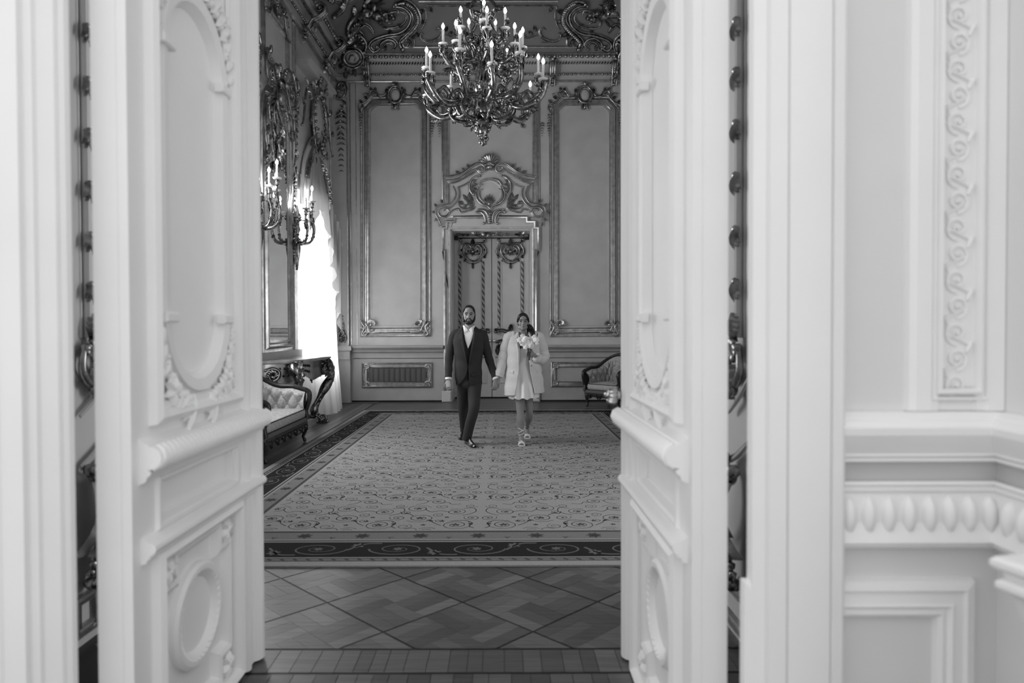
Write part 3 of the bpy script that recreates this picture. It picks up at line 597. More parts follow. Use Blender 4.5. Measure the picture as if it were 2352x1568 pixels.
# ================================================================ parquet
def wood(name, c, rz, c2):
    m = mat(name, c, .34, noise=.3, scale=2.2, stretch=(1.2, 26, 1), c2=c2, spec=.45); m.node_tree.nodes['Mapping'].inputs['Rotation'].default_value[2] = rz; return m
WD = [[wood('oak_%s_%d' % (d, i), c, r, c2) for i, (c, c2) in enumerate(((.062, .12), (.085, .15), (.105, .185), (.05, .095)))] for d, r in (('rising', -pi/4), ('falling', pi/4), ('straight', pi/2))]
def clip(poly, nx, ny, c):
    out = []
    for i in range(len(poly)):
        a, b = poly[i], poly[(i+1) % len(poly)]; da, db = a[0]*nx+a[1]*ny-c, b[0]*nx+b[1]*ny-c
        if da >= 0: out.append(a)
        if da*db < 0: t = da/(da-db); out.append((a[0]+(b[0]-a[0])*t, a[1]+(b[1]-a[1])*t))
    return out
rp = random.Random(11)
def plank(poly, mt, name='plank'):
    if len(poly) < 3: return
    A_ = abs(sum(poly[i-1][0]*poly[i][1]-poly[i][0]*poly[i-1][1] for i in range(len(poly))))/2
    if A_ < .0008: return
    m = M(); m.prism(poly, -.014, rp.uniform(-.0006, .0)); part(name, m, mt, floor, smooth=False)
yP0 = onZ(1127, 1490).y; yP1 = onZ(1127, 1545).y; LX, LY = .3795, .374; X0 = onZ(880, 1451).x; Y0 = onZ(880, 1451).y
for i in range(-5, 8):
    for j in range(-2, 4):
        if (i+j) % 2 == 0: continue
        cx, cy = X0+i*LX, Y0+j*LY
        if cx < -2.1 or cx > 1.75 or cy-LY > 4.55: continue
        e1 = (LX*.5, LY*.5); e2 = (-LX*.5, LY*.5); g = .022; Q = 2
        for bi in range(Q):
            for bj in range(Q):
                for k in range(3):
                    u0, u1, v0, v1 = -1+2*bi/Q, -1+2*(bi+1)/Q, -1+2*bj/Q, -1+2*(bj+1)/Q
                    if (bi+bj) % 2: v0, v1 = v0+(v1-v0)*k/3, v0+(v1-v0)*(k+1)/3
                    else: u0, u1 = u0+(u1-u0)*k/3, u0+(u1-u0)*(k+1)/3
                    u0, u1 = max(u0, -1+g), min(u1, 1-g); v0, v1 = max(v0, -1+g), min(v1, 1-g); z = .0022
                    pl = [(cx+e1[0]*u+e2[0]*v, cy+e1[1]*u+e2[1]*v) for u, v in ((u0+z, v0+z), (u1-z, v0+z), (u1-z, v1-z), (u0+z, v1-z))]
                    pl = clip(clip(pl, 0, 1, yP0+.012), 0, -1, -4.6)
                    xs = [q[0] for q in pl] or [9]
                    if min(xs) > 1.35 or max(xs) < -1.75: continue
                    if pl: plank(pl, WD[0 if (bi+bj) % 2 else 1][rp.choice((0, 0, 1, 1, 2, 3))])
m = M(); m.box(-2.2, 1.8, yP1-.6, 4.6, -.016, -.003); part('parquet_bed', m, INLAY_GAPS, floor, smooth=False)
x = -1.75
while x < 1.2:
    w = rp.choice((.07, .085, .1)); sl = 0
    plank([(x, yP1+.01), (x+w-.003, yP1+.01), (x+w-.003, yP0-.01), (x, yP0-.01)], WD[2][rp.choice((0, 1, 1, 2))])
    plank([(x+.03, yP1-.35), (x+.03+w-.003, yP1-.35), (x+.03+w-.003, yP1-.01), (x+.03, yP1-.01)], WD[2][rp.choice((0, 1, 3, 3))]); x += w
# boards along the left and far walls
for k in range(7):
    m = M(); m.box(XL+.05+k*.115, XL+.05+k*.115+.112, 4.7, D-.3, -.014, -.001); part('board', m, WD[2][(k*2) % 4], floor, smooth=False)
for k in range(6):
    m = M(); m.box(XL+.9, XR-.3, D-1.5+k*.25, D-1.5+k*.25+.246, -.013, -.002); part('board', m, WD[2][3-(k % 2)*3], floor, smooth=False)
m = M(); m.box(DX0, DX1, D-.02, YD, -.013, -.003); part('door_sill', m, WD[2][0], floor, smooth=False)
# ================================================================ the carpet
cxL = onZ(595, 1086).x; fL = onZ(598, 1190).x; fR = onZ(1359, 951).x; fN = onZ(1127, 1222).y; fF = onZ(1127, 952).y
cm = (fL+fR)/2; bw = fL-cxL; bn = fN-onZ(1127, 1302).y
rug = thing('carpet', 'large patterned carpet with scrolling vines and a dark floral border', 'carpet', (cm, (fN+fF)/2, 0))
WV = dict(noise=.12, scale=90, bump=.25, bscale=260)
CF = mat('carpet_field', .29, .95, spec=.05, **WV); CD = mat('carpet_dark', .022, .95, spec=.05, **WV); CMID = mat('carpet_mid', .18, .95, spec=.05, **WV); CLT = mat('carpet_light', .31, .95, spec=.05, **WV); CVN = mat('carpet_vine', .07, .95, spec=.05); CVL = mat('carpet_pale_vine', .14, .95, spec=.05)
m = M(); m.box(fL, fR, fN, fF, 0.001, .012); part('field', m, CF, rug, smooth=False)
def ringb(t0, t1, mt, nm='border_band'):                   # t in 0..1 from the field outward
    o = lambda t: rect(fL-bw*t, fN-bn*t, fR+bw*t, fF+bw*t)
    m = M(); m.strip(o(t1), o(t0), 0.001, .012); part(nm, m, mt, rug, smooth=False)
for t0, t1, mt in ((0, .05, CVN), (.05, .27, CMID), (.27, .295, CLT), (.295, .33, CVN), (.33, .355, CLT), (.355, .78, CD), (.78, .8, CLT), (.8, .82, CVN), (.82, .87, CMID), (.87, .89, CVN), (.89, 1., CLT)): ringb(t0, t1, mt)
zf = .0128
def spi(m, x, y, R, a0, turns, w, d=1, n=22, r1=.25, z=zf):
    P = [(x+R*(1-(1-r1)*i/n)*cos(a0+d*turns*2*pi*i/n), y+R*(1-(1-r1)*i/n)*sin(a0+d*turns*2*pi*i/n)) for i in range(n+1)]
    m.ribbon(P, [w*(1.1-.5*abs(2*i/n-1)) for i in range(n+1)], z)
def flower(m, x, y, R, z=zf, k=5):
    for i in range(k):
        a = 2*pi*i/k+.4; m.ribbon([(x+R*.1*cos(a), y+R*.1*sin(a)), (x+R*.55*cos(a), y+R*.55*sin(a)), (x+R*cos(a), y+R*sin(a))], [R*.2, R*.55, R*.12], z)
m = M(); TX, TY = .6, .86; cols = int((fR-cm)/TX)+2; rows = int((fF-fN)/TY)+2
def inside(mm, k0):
    keep = []; ok = lambda v: fL+.03 < v.x < fR-.03 and fN+.02 < v.y < fF-.02
    for f in mm.f[k0:]:
        if all(ok(mm.v[i]) for i in f): keep.append(f)
    mm.f[k0:] = keep
for sg in (1, -1):
    for i in range(cols):
        for j in range(rows):
            bx = i*TX+.03; by = fN+j*TY-.1+(i % 2)*0.0
            X = lambda u: cm+sg*(bx+u*TX)
            Yy = lambda v: by+v*TY
            def sp(u, v, R, a, t, w, d=1, fl=1., r1=.25):
                spi(m, X(u), Yy(v), R, a if sg > 0 else pi-a, t, w, d*sg, 20, r1)
                if fl: flower(m, X(u), Yy(v), R*.26*fl)
            sp(.26, .30, .125, 2.4, 1.9, .0085, 1, 1.2); sp(.76, .52, .12, -.6, 1.8, .0085, -1, 1.2); sp(.3, .74, .095, 1., 1.7, .008, 1, 1.); sp(.83, .86, .11, 2.8, 1.7, .008, -1, 1.1)
            sp(.6, .13, .085, 0., 1.6, .0075, 1, .9); sp(.5, .93, .06, 1., 1.5, .006, -1, 0); sp(.06, .53, .07, .5, 1.5, .0075, -1, .8); sp(.92, .25, .065, 2., 1.5, .006, 1, 0); sp(.52, .63, .055, 4., 1.5, .006, 1, 0); sp(.1, .95, .055, 3., 1.5, .006, 1, 0); sp(.5, .43, .04, 2., 1.3, .006, 1, 0); sp(.96, .72, .04, 2., 1.3, .006, -1, 0)
            for P, w in (([(.02, .2), (.08, .26), (.05, .36), (.16, .44), (.34, .42)], .01), ([(.45, .28), (.55, .36), (.62, .46), (.66, .44)], .009), ([(.86, .6), (.95, .68), (1.02, .66), (1.06, .74)], .009), ([(.2, .62), (.1, .66), (.02, .76), (.06, .88), (.2, .86)], .008), ([(.4, .74), (.52, .78), (.64, .74), (.74, .84)], .008), ([(.56, .06), (.44, .1), (.38, .02), (.25, .04)], .007), ([(.9, .02), (.8, .06), (.74, .14), (.8, .2), (.9, .18)], .007)):
                m.ribbon(cr([(X(u), Yy(v)) for u, v in P], 5), w, zf)
            for u, v in ((.07, .33), (.6, .43), (.97, .69), (.45, .42), (.68, .3), (.4, .55)): flower(m, X(u), Yy(v), .024)
inside(m, 0); part('vine_pattern', m, CVN, rug, smooth=False, kind='stuff')
# border flowers and scrolls
m = M(); ml = M()
def along(t, s, side):                                       # side 0 near, 1 far, 2 left, 3 right
    if side == 0: return (cm+s, fN-bn*t)
    if side == 1: return (cm+s, fF+bw*t)
    y = (fN+fF)/2+s
    return (fL-bw*t, y) if side == 2 else (fR+bw*t, y)
for side in range(4):
    H = (fR-fL)/2+bw*.2 if side < 2 else (fF-fN)/2+bw*.2; k = int(H*2/.42)
    for i in range(k):
        s = -H+(i+.5)*2*H/k; x, y = along(.16, s, side); flower(m, x, y, .06, k=7)
        x, y = along(.22, s+H/k, side); flower(m, x, y, .025, k=3)
    k = int(H*2/.5)
    for i in range(k):
        s = -H+(i+.5)*2*H/k; d = 1 if i % 2 else -1; x, y = along(.56, s, side); w = .013
        P = []
        for q in range(34):
            a = d*q/33*2*pi*1.7+(0 if i % 2 else pi); r = 1-.78*q/33; P.append(along(.56+.17*r*sin(a), s+.2*r*cos(a), side))
        ml.ribbon(P, [w*(1.1-.7*q/33) for q in range(34)], zf); flower(ml, x, y, .035, k=6)
        x2, y2 = along(.46 if i % 2 else .66, s+H/k*.95, side); flower(ml, x2, y2, .05, k=6)
        ml.ribbon(cr([along(.56+.17*d*.2, s+.2, side), along(.56-.14*d, s+.3, side), along(.56-.16*d, s+.42, side)], 5), .018, zf)
    k = int(H*2/.085)
    for i in range(k):
        s = -H+(i+.5)*2*H/k; x, y = along(.845, s, side); m.ribbon([along(.83, s-.016, side), along(.86, s+.016, side)], .018, zf)
part('border_flowers', m, CVN, rug, smooth=False, kind='stuff'); part('border_scrolls', ml, CVL, rug, smooth=False, kind='stuff')
# ================================================================ bright entrance room and open doors
YW = 2.02; YH = 2.1
xl = -854*YH/F; xr = 438*YH/F; LWD = 1.1
def nw(n=0.): return M((0, YW-n, 0), (1, 0, 0), (0, 0, 1), (0, -1, 0))
Np = lambda px, py: W(px, py, YW)
def vext(m, prof, z0, z1):
    r0 = [m.p(x, z0, n) for x, n in prof]; r1 = [m.p(x, z1, n) for x, n in prof]; m.bridge(r0, r1, False); m.face(*r0); m.face(*r1)
wn = struct('wall_front', 'white panelled wall of the bright entrance room around the open doorway')
cl_in = Np(168, 756)[0]; cr_in = Np(1717, 756)[0]; cr_out = Np(1924, 756)[0]; ZO = 3.75; xc = Np(2291, 1040)[0]
m = nw(); m.box(-3.2, cl_in-.2, -.1, 4.6, -.09, 0); m.box(cr_in+.2, 3.2, -.1, 4.6, -.09, 0); m.box(-3.2, 3.2, ZO, 4.6, -.09, 0); part('wall_face', m, OFFW, wn, smooth=False)
m = nw(); X = lambda px: Np(px, 756)[0]
vext(m, [(cl_in-.02, -.03), (cl_in, 0), (X(166), .02), (X(157), .03), (X(154), .018), (X(151), .018), (X(148), .032), (X(118), .05), (X(114), .062), (X(98), .066), (X(94), .085), (X(48), .088), (X(42), .094), (X(-60), .095), (X(-66), .08), (X(-90), .06), (X(-95), 0)], 0, 4.2); part('door_casing', m, WHITE, wn, ang=.3)
m = nw(); vext(m, [(cr_in+.02, -.03), (cr_in, 0), (X(1720), .03), (X(1743), .05), (X(1748), .066), (X(1786), .07), (X(1788), .058), (X(1791), .07), (X(1842), .076), (X(1882), .072), (X(1885), .058), (X(1888), .074), (X(1912), .068), (X(1914), .054), (X(1916), .06), (X(1923), .05), (X(1925), 0)], 0, 4.2); part('door_casing', m, WHITE, wn, ang=.3)
wn2 = struct('wall_side', 'white panelled side wall at the right edge of the entrance room')
m = M(); m.box(xc, xc+.2, .55, YW+.09, -.1, 4.6); part('wall_face', m, OFFW, wn2, smooth=False)
zz = lambda y, o=.0: W(1950, y, YW-o)[1]
pth = [(xc, .55), (xc, YW), (cr_out-.01, YW)]
def dsweep(prof, nm, mt): m = M(); m.sweep(pth, [(o, zz(y, o)) for y, o in prof], False); part(nm, m, mt, wn, ang=.35)
dsweep([(944, 0), (946, .028), (960, .032), (968, .045), (978, .05), (984, .062), (1000, .06), (1030, .036), (1043, .022), (1048, .028), (1050, .018), (1053, .03), (1060, .03), (1061, 0)], 'chair_rail', WHITE)
dsweep([(1060, .004), (1061, .006), (1106, .006), (1107, .004)], 'recessed_band', BAND)
dsweep([(1105, 0), (1106, .034), (1113, .04), (1117, .03), (1121, .036), (1128, .036), (1132, .024), (1136, .026), (1150, .03), (1200, .03), (1235, .045), (1248, .05), (1250, .038), (1254, .044), (1258, .04), (1260, 0)], 'gadroon_rail', WHITE)
gm = None
for i, px in enumerate((1938, 1982, 2027, 2073, 2119, 2164, 2209, 2254)):
    x = Np(px, 1180)[0]
    if gm is None:
        m = M((0, YW-.028, 0), (1, 0, 0), (0, 0, 1), (0, -1, 0)); zc = zz(1180)
        m.blob(0, zc+.005, 0, .021, .056, .026, 12, 8); gm = mesh(m, 'gadroon', WHITE)
    o = link('gadroon', gm, wn); o.location.x = x
gm2 = mesh(m, 'gadroon', WHITE)
for k in range(5):
    m = M((xc-.028, 0, 0), (0, 1, 0), (0, 0, 1), (-1, 0, 0)); m.blob(YW-.09-k*.06, zc+.005, 0, .021, .056, .026, 10, 7); part('gadroon', m, WHITE, wn2)
# lower dado panel
x0, x1 = Np(1700, 1320)[0], Np(2231, 1320)[0]; m = nw(); m.sweep(rect(x0, -.2, x1, zz(1326)), [(0, 0), (.004, .022), (.03, .03), (.036, .02), (.062, .026), (.075, .034), (.085, .02), (.1, .026), (.112, .018), (.116, 0)]); part('dado_panel_moulding', m, WHITE, wn, ang=.35)
# pilaster with a running scroll
px0, px1 = X(2076), X(2292); zb = zz(942)
m = nw(); vext(m, [(px0, 0), (px0+.004, .02), (X(2092), .03), (X(2126), .03), (X(2129), .022), (X(2144), .022), (X(2148), .012), (X(2152), .008), (X(2230), .008), (X(2234), .02), (X(2252), .02), (X(2256), .028), (X(2288), .03), (px1, .03), (px1, 0)], zb, 4.2); part('pilaster', m, WHITE, wn, ang=.3)
m = nw(); m.sweep(rect(X(2140), zz(905), X(2246), 4.3), [(0, .02), (.004, .034), (.012, .036), (.018, .02)]); m.sweep(rect(X(2128), zz(918), X(2258), 4.4), [(0, .02), (.003, .03), (.008, .03), (.011, .02)]); part('pilaster_frame', m, WHITE, wn)
m = nw(.008); z = zz(885); k = 0; xm = X(2191)
while z < 3.0:
    sg = 1 if k % 2 else -1
    m.spiral(xm, z, .034, -pi/2, 1.5, .006, .002, sg); m.scroll([(xm+sg*.03, z+.01), (xm+sg*.036, z+.04), (xm, z+.06), (xm-sg*.036, z+.075)], .005, .002, ends=0); m.leaf(xm+sg*.03, z+.02, 1.2 if sg > 0 else 1.9, .035, .016, .002, .006, k=3)
    z += .077; k += 1
part('running_scroll', m, WHITE, wn)
# deep doorway behind: side walls, lintel, and the far room's entrance wall
wv = struct('wall_doorway', 'deep plain doorway walls behind the open door leaves')
eL, eR = -2.05, 1.16
m = M(); m.box(-3.2, eL, YW+.09, YN-.02, -.1, ZO); m.box(eR, 3.2, YW+.09, YN-.02, -.1, ZO); m.box(-3.2, 3.2, YW+.09, YN-.02, ZO, 4.6)
part('doorway_block', m, OFFW, wv, smooth=False)
m = M(); m.box(XL-.3, eL, YN-.03, YN+.0, -.1, ZT+.1); m.box(eR, XR+.3, YN-.03, YN+.0, -.1, ZT+.1); m.box(eL, eR, YN-.03, YN+.0, ZO, ZT+.1); part('entrance_wall', m, WALL, wv, smooth=False)
def pil(sd):
    Xw = eR if sd else eL
    def Pp(px, py): q = onX(px, py, Xw); return (q.y, q.z)
    m0 = lambda n=0.: M((Xw+(-n if sd else n), 0, 0), (0, 1, 0), (0, 0, 1), (-1 if sd else 1, 0, 0))
    t = struct('trim_%d' % (3+sd), 'gilded pilaster with ribbon-bound rod glimpsed beside the %s door leaf' % ('right' if sd else 'left'))
    px_ = 1706 if sd else 191; rx = Pp(px_, 500)[0]
    zr = Pp(px_, 775)[1]; zb_ = Pp(px_, 1345)[1]
    m = m0(); m.tube([(rx, zr, .02), (rx, 3.6, .02)], .022, 8); m.tube([(rx-.032, zr, .0), (rx-.032, 3.6, .0)], .008, 6); m.tube([(rx+.036, zr, .0), (rx+.036, 3.6, .0)], .01, 6); part('rod', m, WHITE, t)
    for y in (-45, 68, 183, 302, 422, 545, 665) if sd else (-40, 85, 205, 322, 442, 558, 672):
        z = Pp(px_, y)[1]; m = m0(.015)
        for a in range(-2, 3): m.leaf(rx+a*.012, z+.04, -pi/2+a*.16, .1-abs(a)*.012, .03, .012, .018, k=4)
        m.blob(rx, z+.04, .02, .03, .02, .02); part('ribbon_leaf', m, GILT, t)
    m = m0(.01); z = zr
    m.acan(rx, z-.02, pi/2, .14, .1, 3, .02); m.shell(rx, z-.1, .1, .2, pi-.2, 7, n=.02); m.scroll([(rx-.07, z-.05), (rx-.09, z-.15), (rx-.03, z-.22), (rx+.02, z-.17)], .028, .03); m.scroll([(rx+.07, z-.05), (rx+.08, z-.14), (rx+.03, z-.2)], .028, .03); m.acan(rx+.01, z-.13, -pi/2, .17, .14, 3, .03); m.blob(rx, z-.25, .04, .035, .04, .03); part('rod_foot_scroll', m, GILT, t)
    sx = 1 if sd else -1
    m = m0(.01); z1 = Pp(px_, 905)[1]; m.scroll([(rx-.16*sx, z1+.08), (rx-.06*sx, z1), (rx+.1*sx, z1-.1)], .016, .02, ends=0); z2 = Pp(px_, 1040)[1]; m.scroll([(rx-.16*sx, z2+.07), (rx-.04*sx, z2), (rx+.1*sx, z2-.06)], .02, .02, ends=0); part('curved_moulding', m, WALL, t)
    m = m0(.01); z = Pp(px_, 1075)[1]
    m.scroll([(rx-.08, z), (rx-.02, z-.05), (rx+.05, z-.02), (rx+.06, z+.04)], .04, .05)
    for a in range(-2, 3): m.leaf(rx+a*.03, z-.06, -pi/2+a*.12, .36, .07, .05, .09, a*.3, 7)
    m.acan(rx, z-.1, -pi/2, .4, .2, 4, .07); m.shell(rx-.02, zb_+.06, .12, .1, pi-.1, 7, n=.04); m.blob(rx-.05, zb_+.02, .05, .05, .035, .045); m.blob(rx+.05, zb_+.02, .05, .05, .035, .045); part('carved_bracket', m, GILT, t)
    m = m0(); m.sweep(rect(rx-.14, .05, rx+.3 if sd else rx+.06, zb_-.03), [(0, 0), (.005, .03), (.02, .03), (.025, .01), (.035, .01), (.045, .025), (.055, 0)]); part('plinth_moulding', m, GILT2, t)
pil(0); pil(1)
# ---------------------------------------------------------------- the two leaves
ROPE = None
def leafdoor(sd):
    Xf = xr if sd else xl
    fm = lambda n=0.: M((Xf+(-n if sd else n), YH, 0), (0, 1, 0), (0, 0, 1), (-1 if sd else 1, 0, 0))
    t = struct('door_%d' % (2+sd), 'tall white carved door leaf standing open on the %s' % ('right' if sd else 'left')); H = 3.6; w = LWD
    p0, p1 = .155, .79
    m = fm(); m.bbox(0, w, .012, H, -.11, -.03, .004); part('leaf_core', m, WHITE, t, smooth=False)
    m = fm()
    for a0, a1, b0, b1 in ((0, p0, .012, H), (p1, w, .012, H), (p0, p1, 3.1, H), (p0, p1, .755, .885), (p0, p1, 1.035, 1.265), (p0, p1, .012, .08)): m.box(a0, a1, b0, b1, -.03, 0)
    part('stiles_and_rails', m, WHITE, t, smooth=False)
    # meeting stile astragal
    m = fm(); r0 = [(.9, 0), (.91, .014), (.93, .02), (.95, .014), (.965, .006), (1.0, .006), (1.012, .022), (1.035, .034), (1.06, .034), (1.085, .02), (1.09, 0)]
    i0 = [m.p(a, .012, n) for a, n in r0]; i1 = [m.p(a, H, n) for a, n in r0]; m.bridge(i0, i1, False); part('astragal', m, WHITE, t, ang=.3)
    # upper panel frame, spandrels, recessed oval-ended field
    mo = [(-.02, 0), (-.015, .028), (.004, .04), (.02, .03), (.03, .014), (.05, .014), (.06, .0)]
    m = fm(); m.sweep(rect(p0-.03, 1.24, p1+.03, 3.1), mo); part('upper_panel_moulding', m, WHITE, t, ang=.35)
    cxp = (p0+p1)/2; R = .27; zb0, zt0 = 1.575, 2.51; N_ = 20
    so = []; ro = []
    for i in range(N_+1): a = pi+pi*i/N_; so.append((cxp+R*cos(a), zb0+R*sin(a), a, 0))
    for i in range(N_+1): a = pi*i/N_; so.append((cxp+R*cos(a), zt0+R*sin(a), a, 1))
    for x, y, a, tp in so:
        zc, lim = (zt0, 3.1) if tp else (zb0, 1.265)
        c_, s_ = cos(a), sin(a); hw = (p1-p0)/2; hh = abs(lim-zc)
        k = min(hw/abs(c_) if abs(c_) > 1e-6 else 9e9, hh/abs(s_) if abs(s_) > 1e-6 else 9e9); ro.append((cxp+k*c_, zc+k*s_))
    s2 = [(q[0], q[1]) for q in so]; s3 = [(cxp+(R-.065)*cos(a), (zt0 if tp else zb0)+(R-.065)*sin(a)) for _, _, a, tp in so]
    m = fm(); m.strip(ro, s2, -.03, -.002); part('spandrel_plate', m, WHITE, t, ang=.35)
    m = fm(); A0 = [m.p(x, y, -.002) for x, y in s2]; A1 = [m.p(cxp+(x-cxp)*.985, y, .016) for x, y in s2]; A2 = [m.p(x*.35+u*.65, y*.35+v*.65, .01) for (x, y), (u, v) in zip(s2, s3)]; A3 = [m.p(x, y, -.029) for x, y in s3]
    m.bridge(A0, A1); m.bridge(A1, A2); m.bridge(A2, A3); part('oval_moulding', m, WHITE, t, ang=.6)
    m = fm(); m.prism(s3, -.03, -.026); part('panel_field', m, WHITE, t, smooth=False)
    for tp in (0, 1):
        m = fm(.0); zc, sg = (zt0, 1) if tp else (zb0, -1); rr = random.Random(4)
        for sx in (1, -1):
            for i in range(7):
                a = .12+.2*i; x, y = cxp+sx*(R+.02)*cos(a), zc+sg*(R+.02)*sin(a)
                ang = (pi/2 if sg > 0 else -pi/2)-sx*sg*.5*(.5+rr.random()); m.acan(x, y, ang, .07+.012*i, .05, 2, .004, curl=rr.uniform(-1, 1)); m.blob(x+sx*.01*i*.6, y+sg*.012, .01, .012+.0015*i)
            x, y = cxp+sx*.235, zc+sg*.255; m.rosette(x, y, .05, 6, .005); m.scroll([(x-sx*.13, y+sg*.03), (x-sx*.06, y+sg*.02), (x, y-sg*.04), (x+sx*.02, y-sg*.12)], .012, .008)
        part('spandrel_flowers', m, WHITE, t)
    for sx in (1, -1):
        for zc in (zb0+.0, zt0):
            m = fm(); x = cxp+sx*(R-.03); m.bbox(x-.045, x+.045, zc-.018, zc+.018, -.01, .026, .006); part('oval_clasp', m, WHITE, t, smooth=False)
    # rope-carved rail
    m = fm(); pr = [(1.02, 0), (1.03, .022), (1.045, .026), (1.05, .036), (1.062, .04), (1.066, .03), (1.072, .03)]+[(1.105+.037*sin(a), .034+.04*cos(a)) for a in [-1.6+i*.4 for i in range(9)]]+[(1.148, .03), (1.155, .012), (1.165, 0)]
    pr = [(b+.022, n) for b, n in pr]; i0 = [m.p(.04, b, n) for b, n in pr]; i1 = [m.p(1.07, b, n) for b, n in pr]; m.bridge(i0, i1, False); m.face(*i0); m.face(*i1); part('rope_rail', m, WHITE, t, ang=.5)
    m = fm()
    for i in range(31):
        a = .045+i*.033
        m.tube([(a+.03*q, 1.127+.039*sin(-1.3+2.6*q), .034+.042*cos(-1.3+2.6*q)) for q in (0, .25, .5, .75, 1)], [.005, .008, .009, .008, .005], 5)
    part('rope_strand', m, WHITE, t)
    m = fm(); m.sweep(rect(p0-.01, .872, p1+.04, 1.045), [(-.005, 0), (0, .014), (.012, .014), (.02, .006), (.03, -.026), (.034, -.029)]); part('small_panel_moulding', m, WHITE, t, ang=.35)
    m = fm(); pr = [(.755, 0), (.76, .016), (.772, .02), (.776, .03)]+[(.805+.022*sin(a), .022+.026*cos(a)) for a in [-1.5+i*.5 for i in range(7)]]+[(.832, .012), (.84, 0)]
    pr = [(b+.03, n) for b, n in pr]; i0 = [m.p(.05, b, n) for b, n in pr]; i1 = [m.p(1.07, b, n) for b, n in pr]; m.bridge(i0, i1, False); m.face(*i0); m.face(*i1); part('torus_rail', m, WHITE, t, ang=.5)
    # lower panel: frame, stepped inner frame, round medallion, corner rosettes
    m = fm(); m.sweep(rect(p0-.025, .06, p1+.025, .785), mo[:5]+[(.032, -.02), (.036, -.029)]); part('lower_panel_moulding', m, WHITE, t, ang=.35)
    a0, a1, b0, b1 = p0+.03, p1-.03, .1, .745; c = .1
    st = [(a0+c, b0), (a1-c, b0), (a1-c, b0+c), (a1, b0+c), (a1, b1-c), (a1-c, b1-c), (a1-c, b1), (a0+c, b1), (a0+c, b1-c), (a0, b1-c), (a0, b0+c), (a0+c, b0+c)]
    m = fm(-.03); m.sweep(st, [(-.012, 0), (-.012, .03), (.004, .034), (.02, .026), (.034, .006), (.04, 0)]); part('stepped_moulding', m, WHITE, t, ang=.35)
    m = fm(-.03); cz = .455; R2 = .19
    path_ = [(cxp+R2*cos(2*pi*i/40), cz+R2*.96*sin(2*pi*i/40)) for i in range(40)]
    m.sweep(path_, [(-.012, 0), (-.012, .022), (.0, .034), (.018, .034), (.03, .024), (.042, .012), (.05, 0)]); part('round_moulding', m, WHITE, t, ang=.6)
    m = fm(-.012)
    for i in range(34): a = 2*pi*i/34; m.leaf(cxp+(R2-.03)*cos(a), cz+(R2-.03)*.96*sin(a), a+.9, .032, .022, .0, .01, k=3)
    part('medallion_leaves', m, WHITE, t)
    m = fm(-.03); m.prism([(cxp+.142*cos(2*pi*i/28), cz+.137*sin(2*pi*i/28)) for i in range(28)], 0, .004); part('medallion_field', m, WHITE, t, smooth=False)
    for sx in (0, 1):
        for sz in (0, 1):
            m = fm(-.03); x, y = (a1-c*.42 if sx else a0+c*.42), (b1-c*.42 if sz else b0+c*.42); m.rosette(x, y, .05, 6, .016); m.blob(x, y, .03, .018); part('corner_rosette', m, WHITE, t)
    return t, fm
for sd in (0, 1):
    t, fm = leafdoor(sd)
    if sd:
        m = fm(); kx = 1.085; kz = onX(1440, 905, xr).z
        m.box(kx-.01, kx+.02, kz-.11, kz+.09, -.01, .006); part('knob_plate', m, BRASS, t, smooth=False)
        m = fm(); m.lathe([(.022, 0), (.022, .012), (.013, .02), (.013, .035), (.02, .04), (.02, .05)], 12, (kx-.02, kz, 0))
        for i in range(6): a = i*pi/3; m.blob(kx-.02+.016*cos(a), kz+.016*sin(a), .072, .017, .017, .024)
        m.blob(kx-.02, kz, .09, .02, .022, .022); m.blob(kx-.02, kz-.026, .075, .024, .022, .026); part('door_knob', m, BRASS, t)
        m = fm(); z = onX(1447, 1050, xr).z; m.box(1.07, 1.1, z-.04, z+.04, -.01, .012); part('lock_catch', m, BRONZE, t, smooth=False)
# ================================================================ left wall: pier glass, window, curtain
def lm(n=0.): return left(n)
def LWs(l): return [LW(*q) for q in l]
MIR = mat('mirror_glass', .82, .015, 1.)
my0, my1 = LW(611, 500)[0], LW(657, 500)[0]; mc = (my0+my1)/2; mz0 = LW(634, 779)[1]; mzt = LW(634, 285)[1]
pg = thing('pier_glass', 'tall mirror in a stepped gilded frame above the marble console', 'mirror', (XL, mc, mz0-.3))
arch = [(my0, mz0), (my1, mz0), (my1, mzt-.15)]+[(mc+(my1-mc)*cos(a), mzt-.15+.45*sin(a)) for a in [pi*i/10 for i in range(1, 10)]]+[(my0, mzt-.15)]
m = lm(); m.prism(arch, .02, .03); part('glass', m, MIR, pg, smooth=False)
m = lm(); m.sweep(arch, [(-.27, 0), (-.26, .03), (-.24, .045), (-.22, .03), (-.14, .03), (-.12, .06), (-.1, .075), (-.075, .06), (-.06, .035), (-.045, .06), (-.02, .05), (0, .028)]); part('frame', m, GILT2, pg)
m = lm(.05); t = mzt+.3
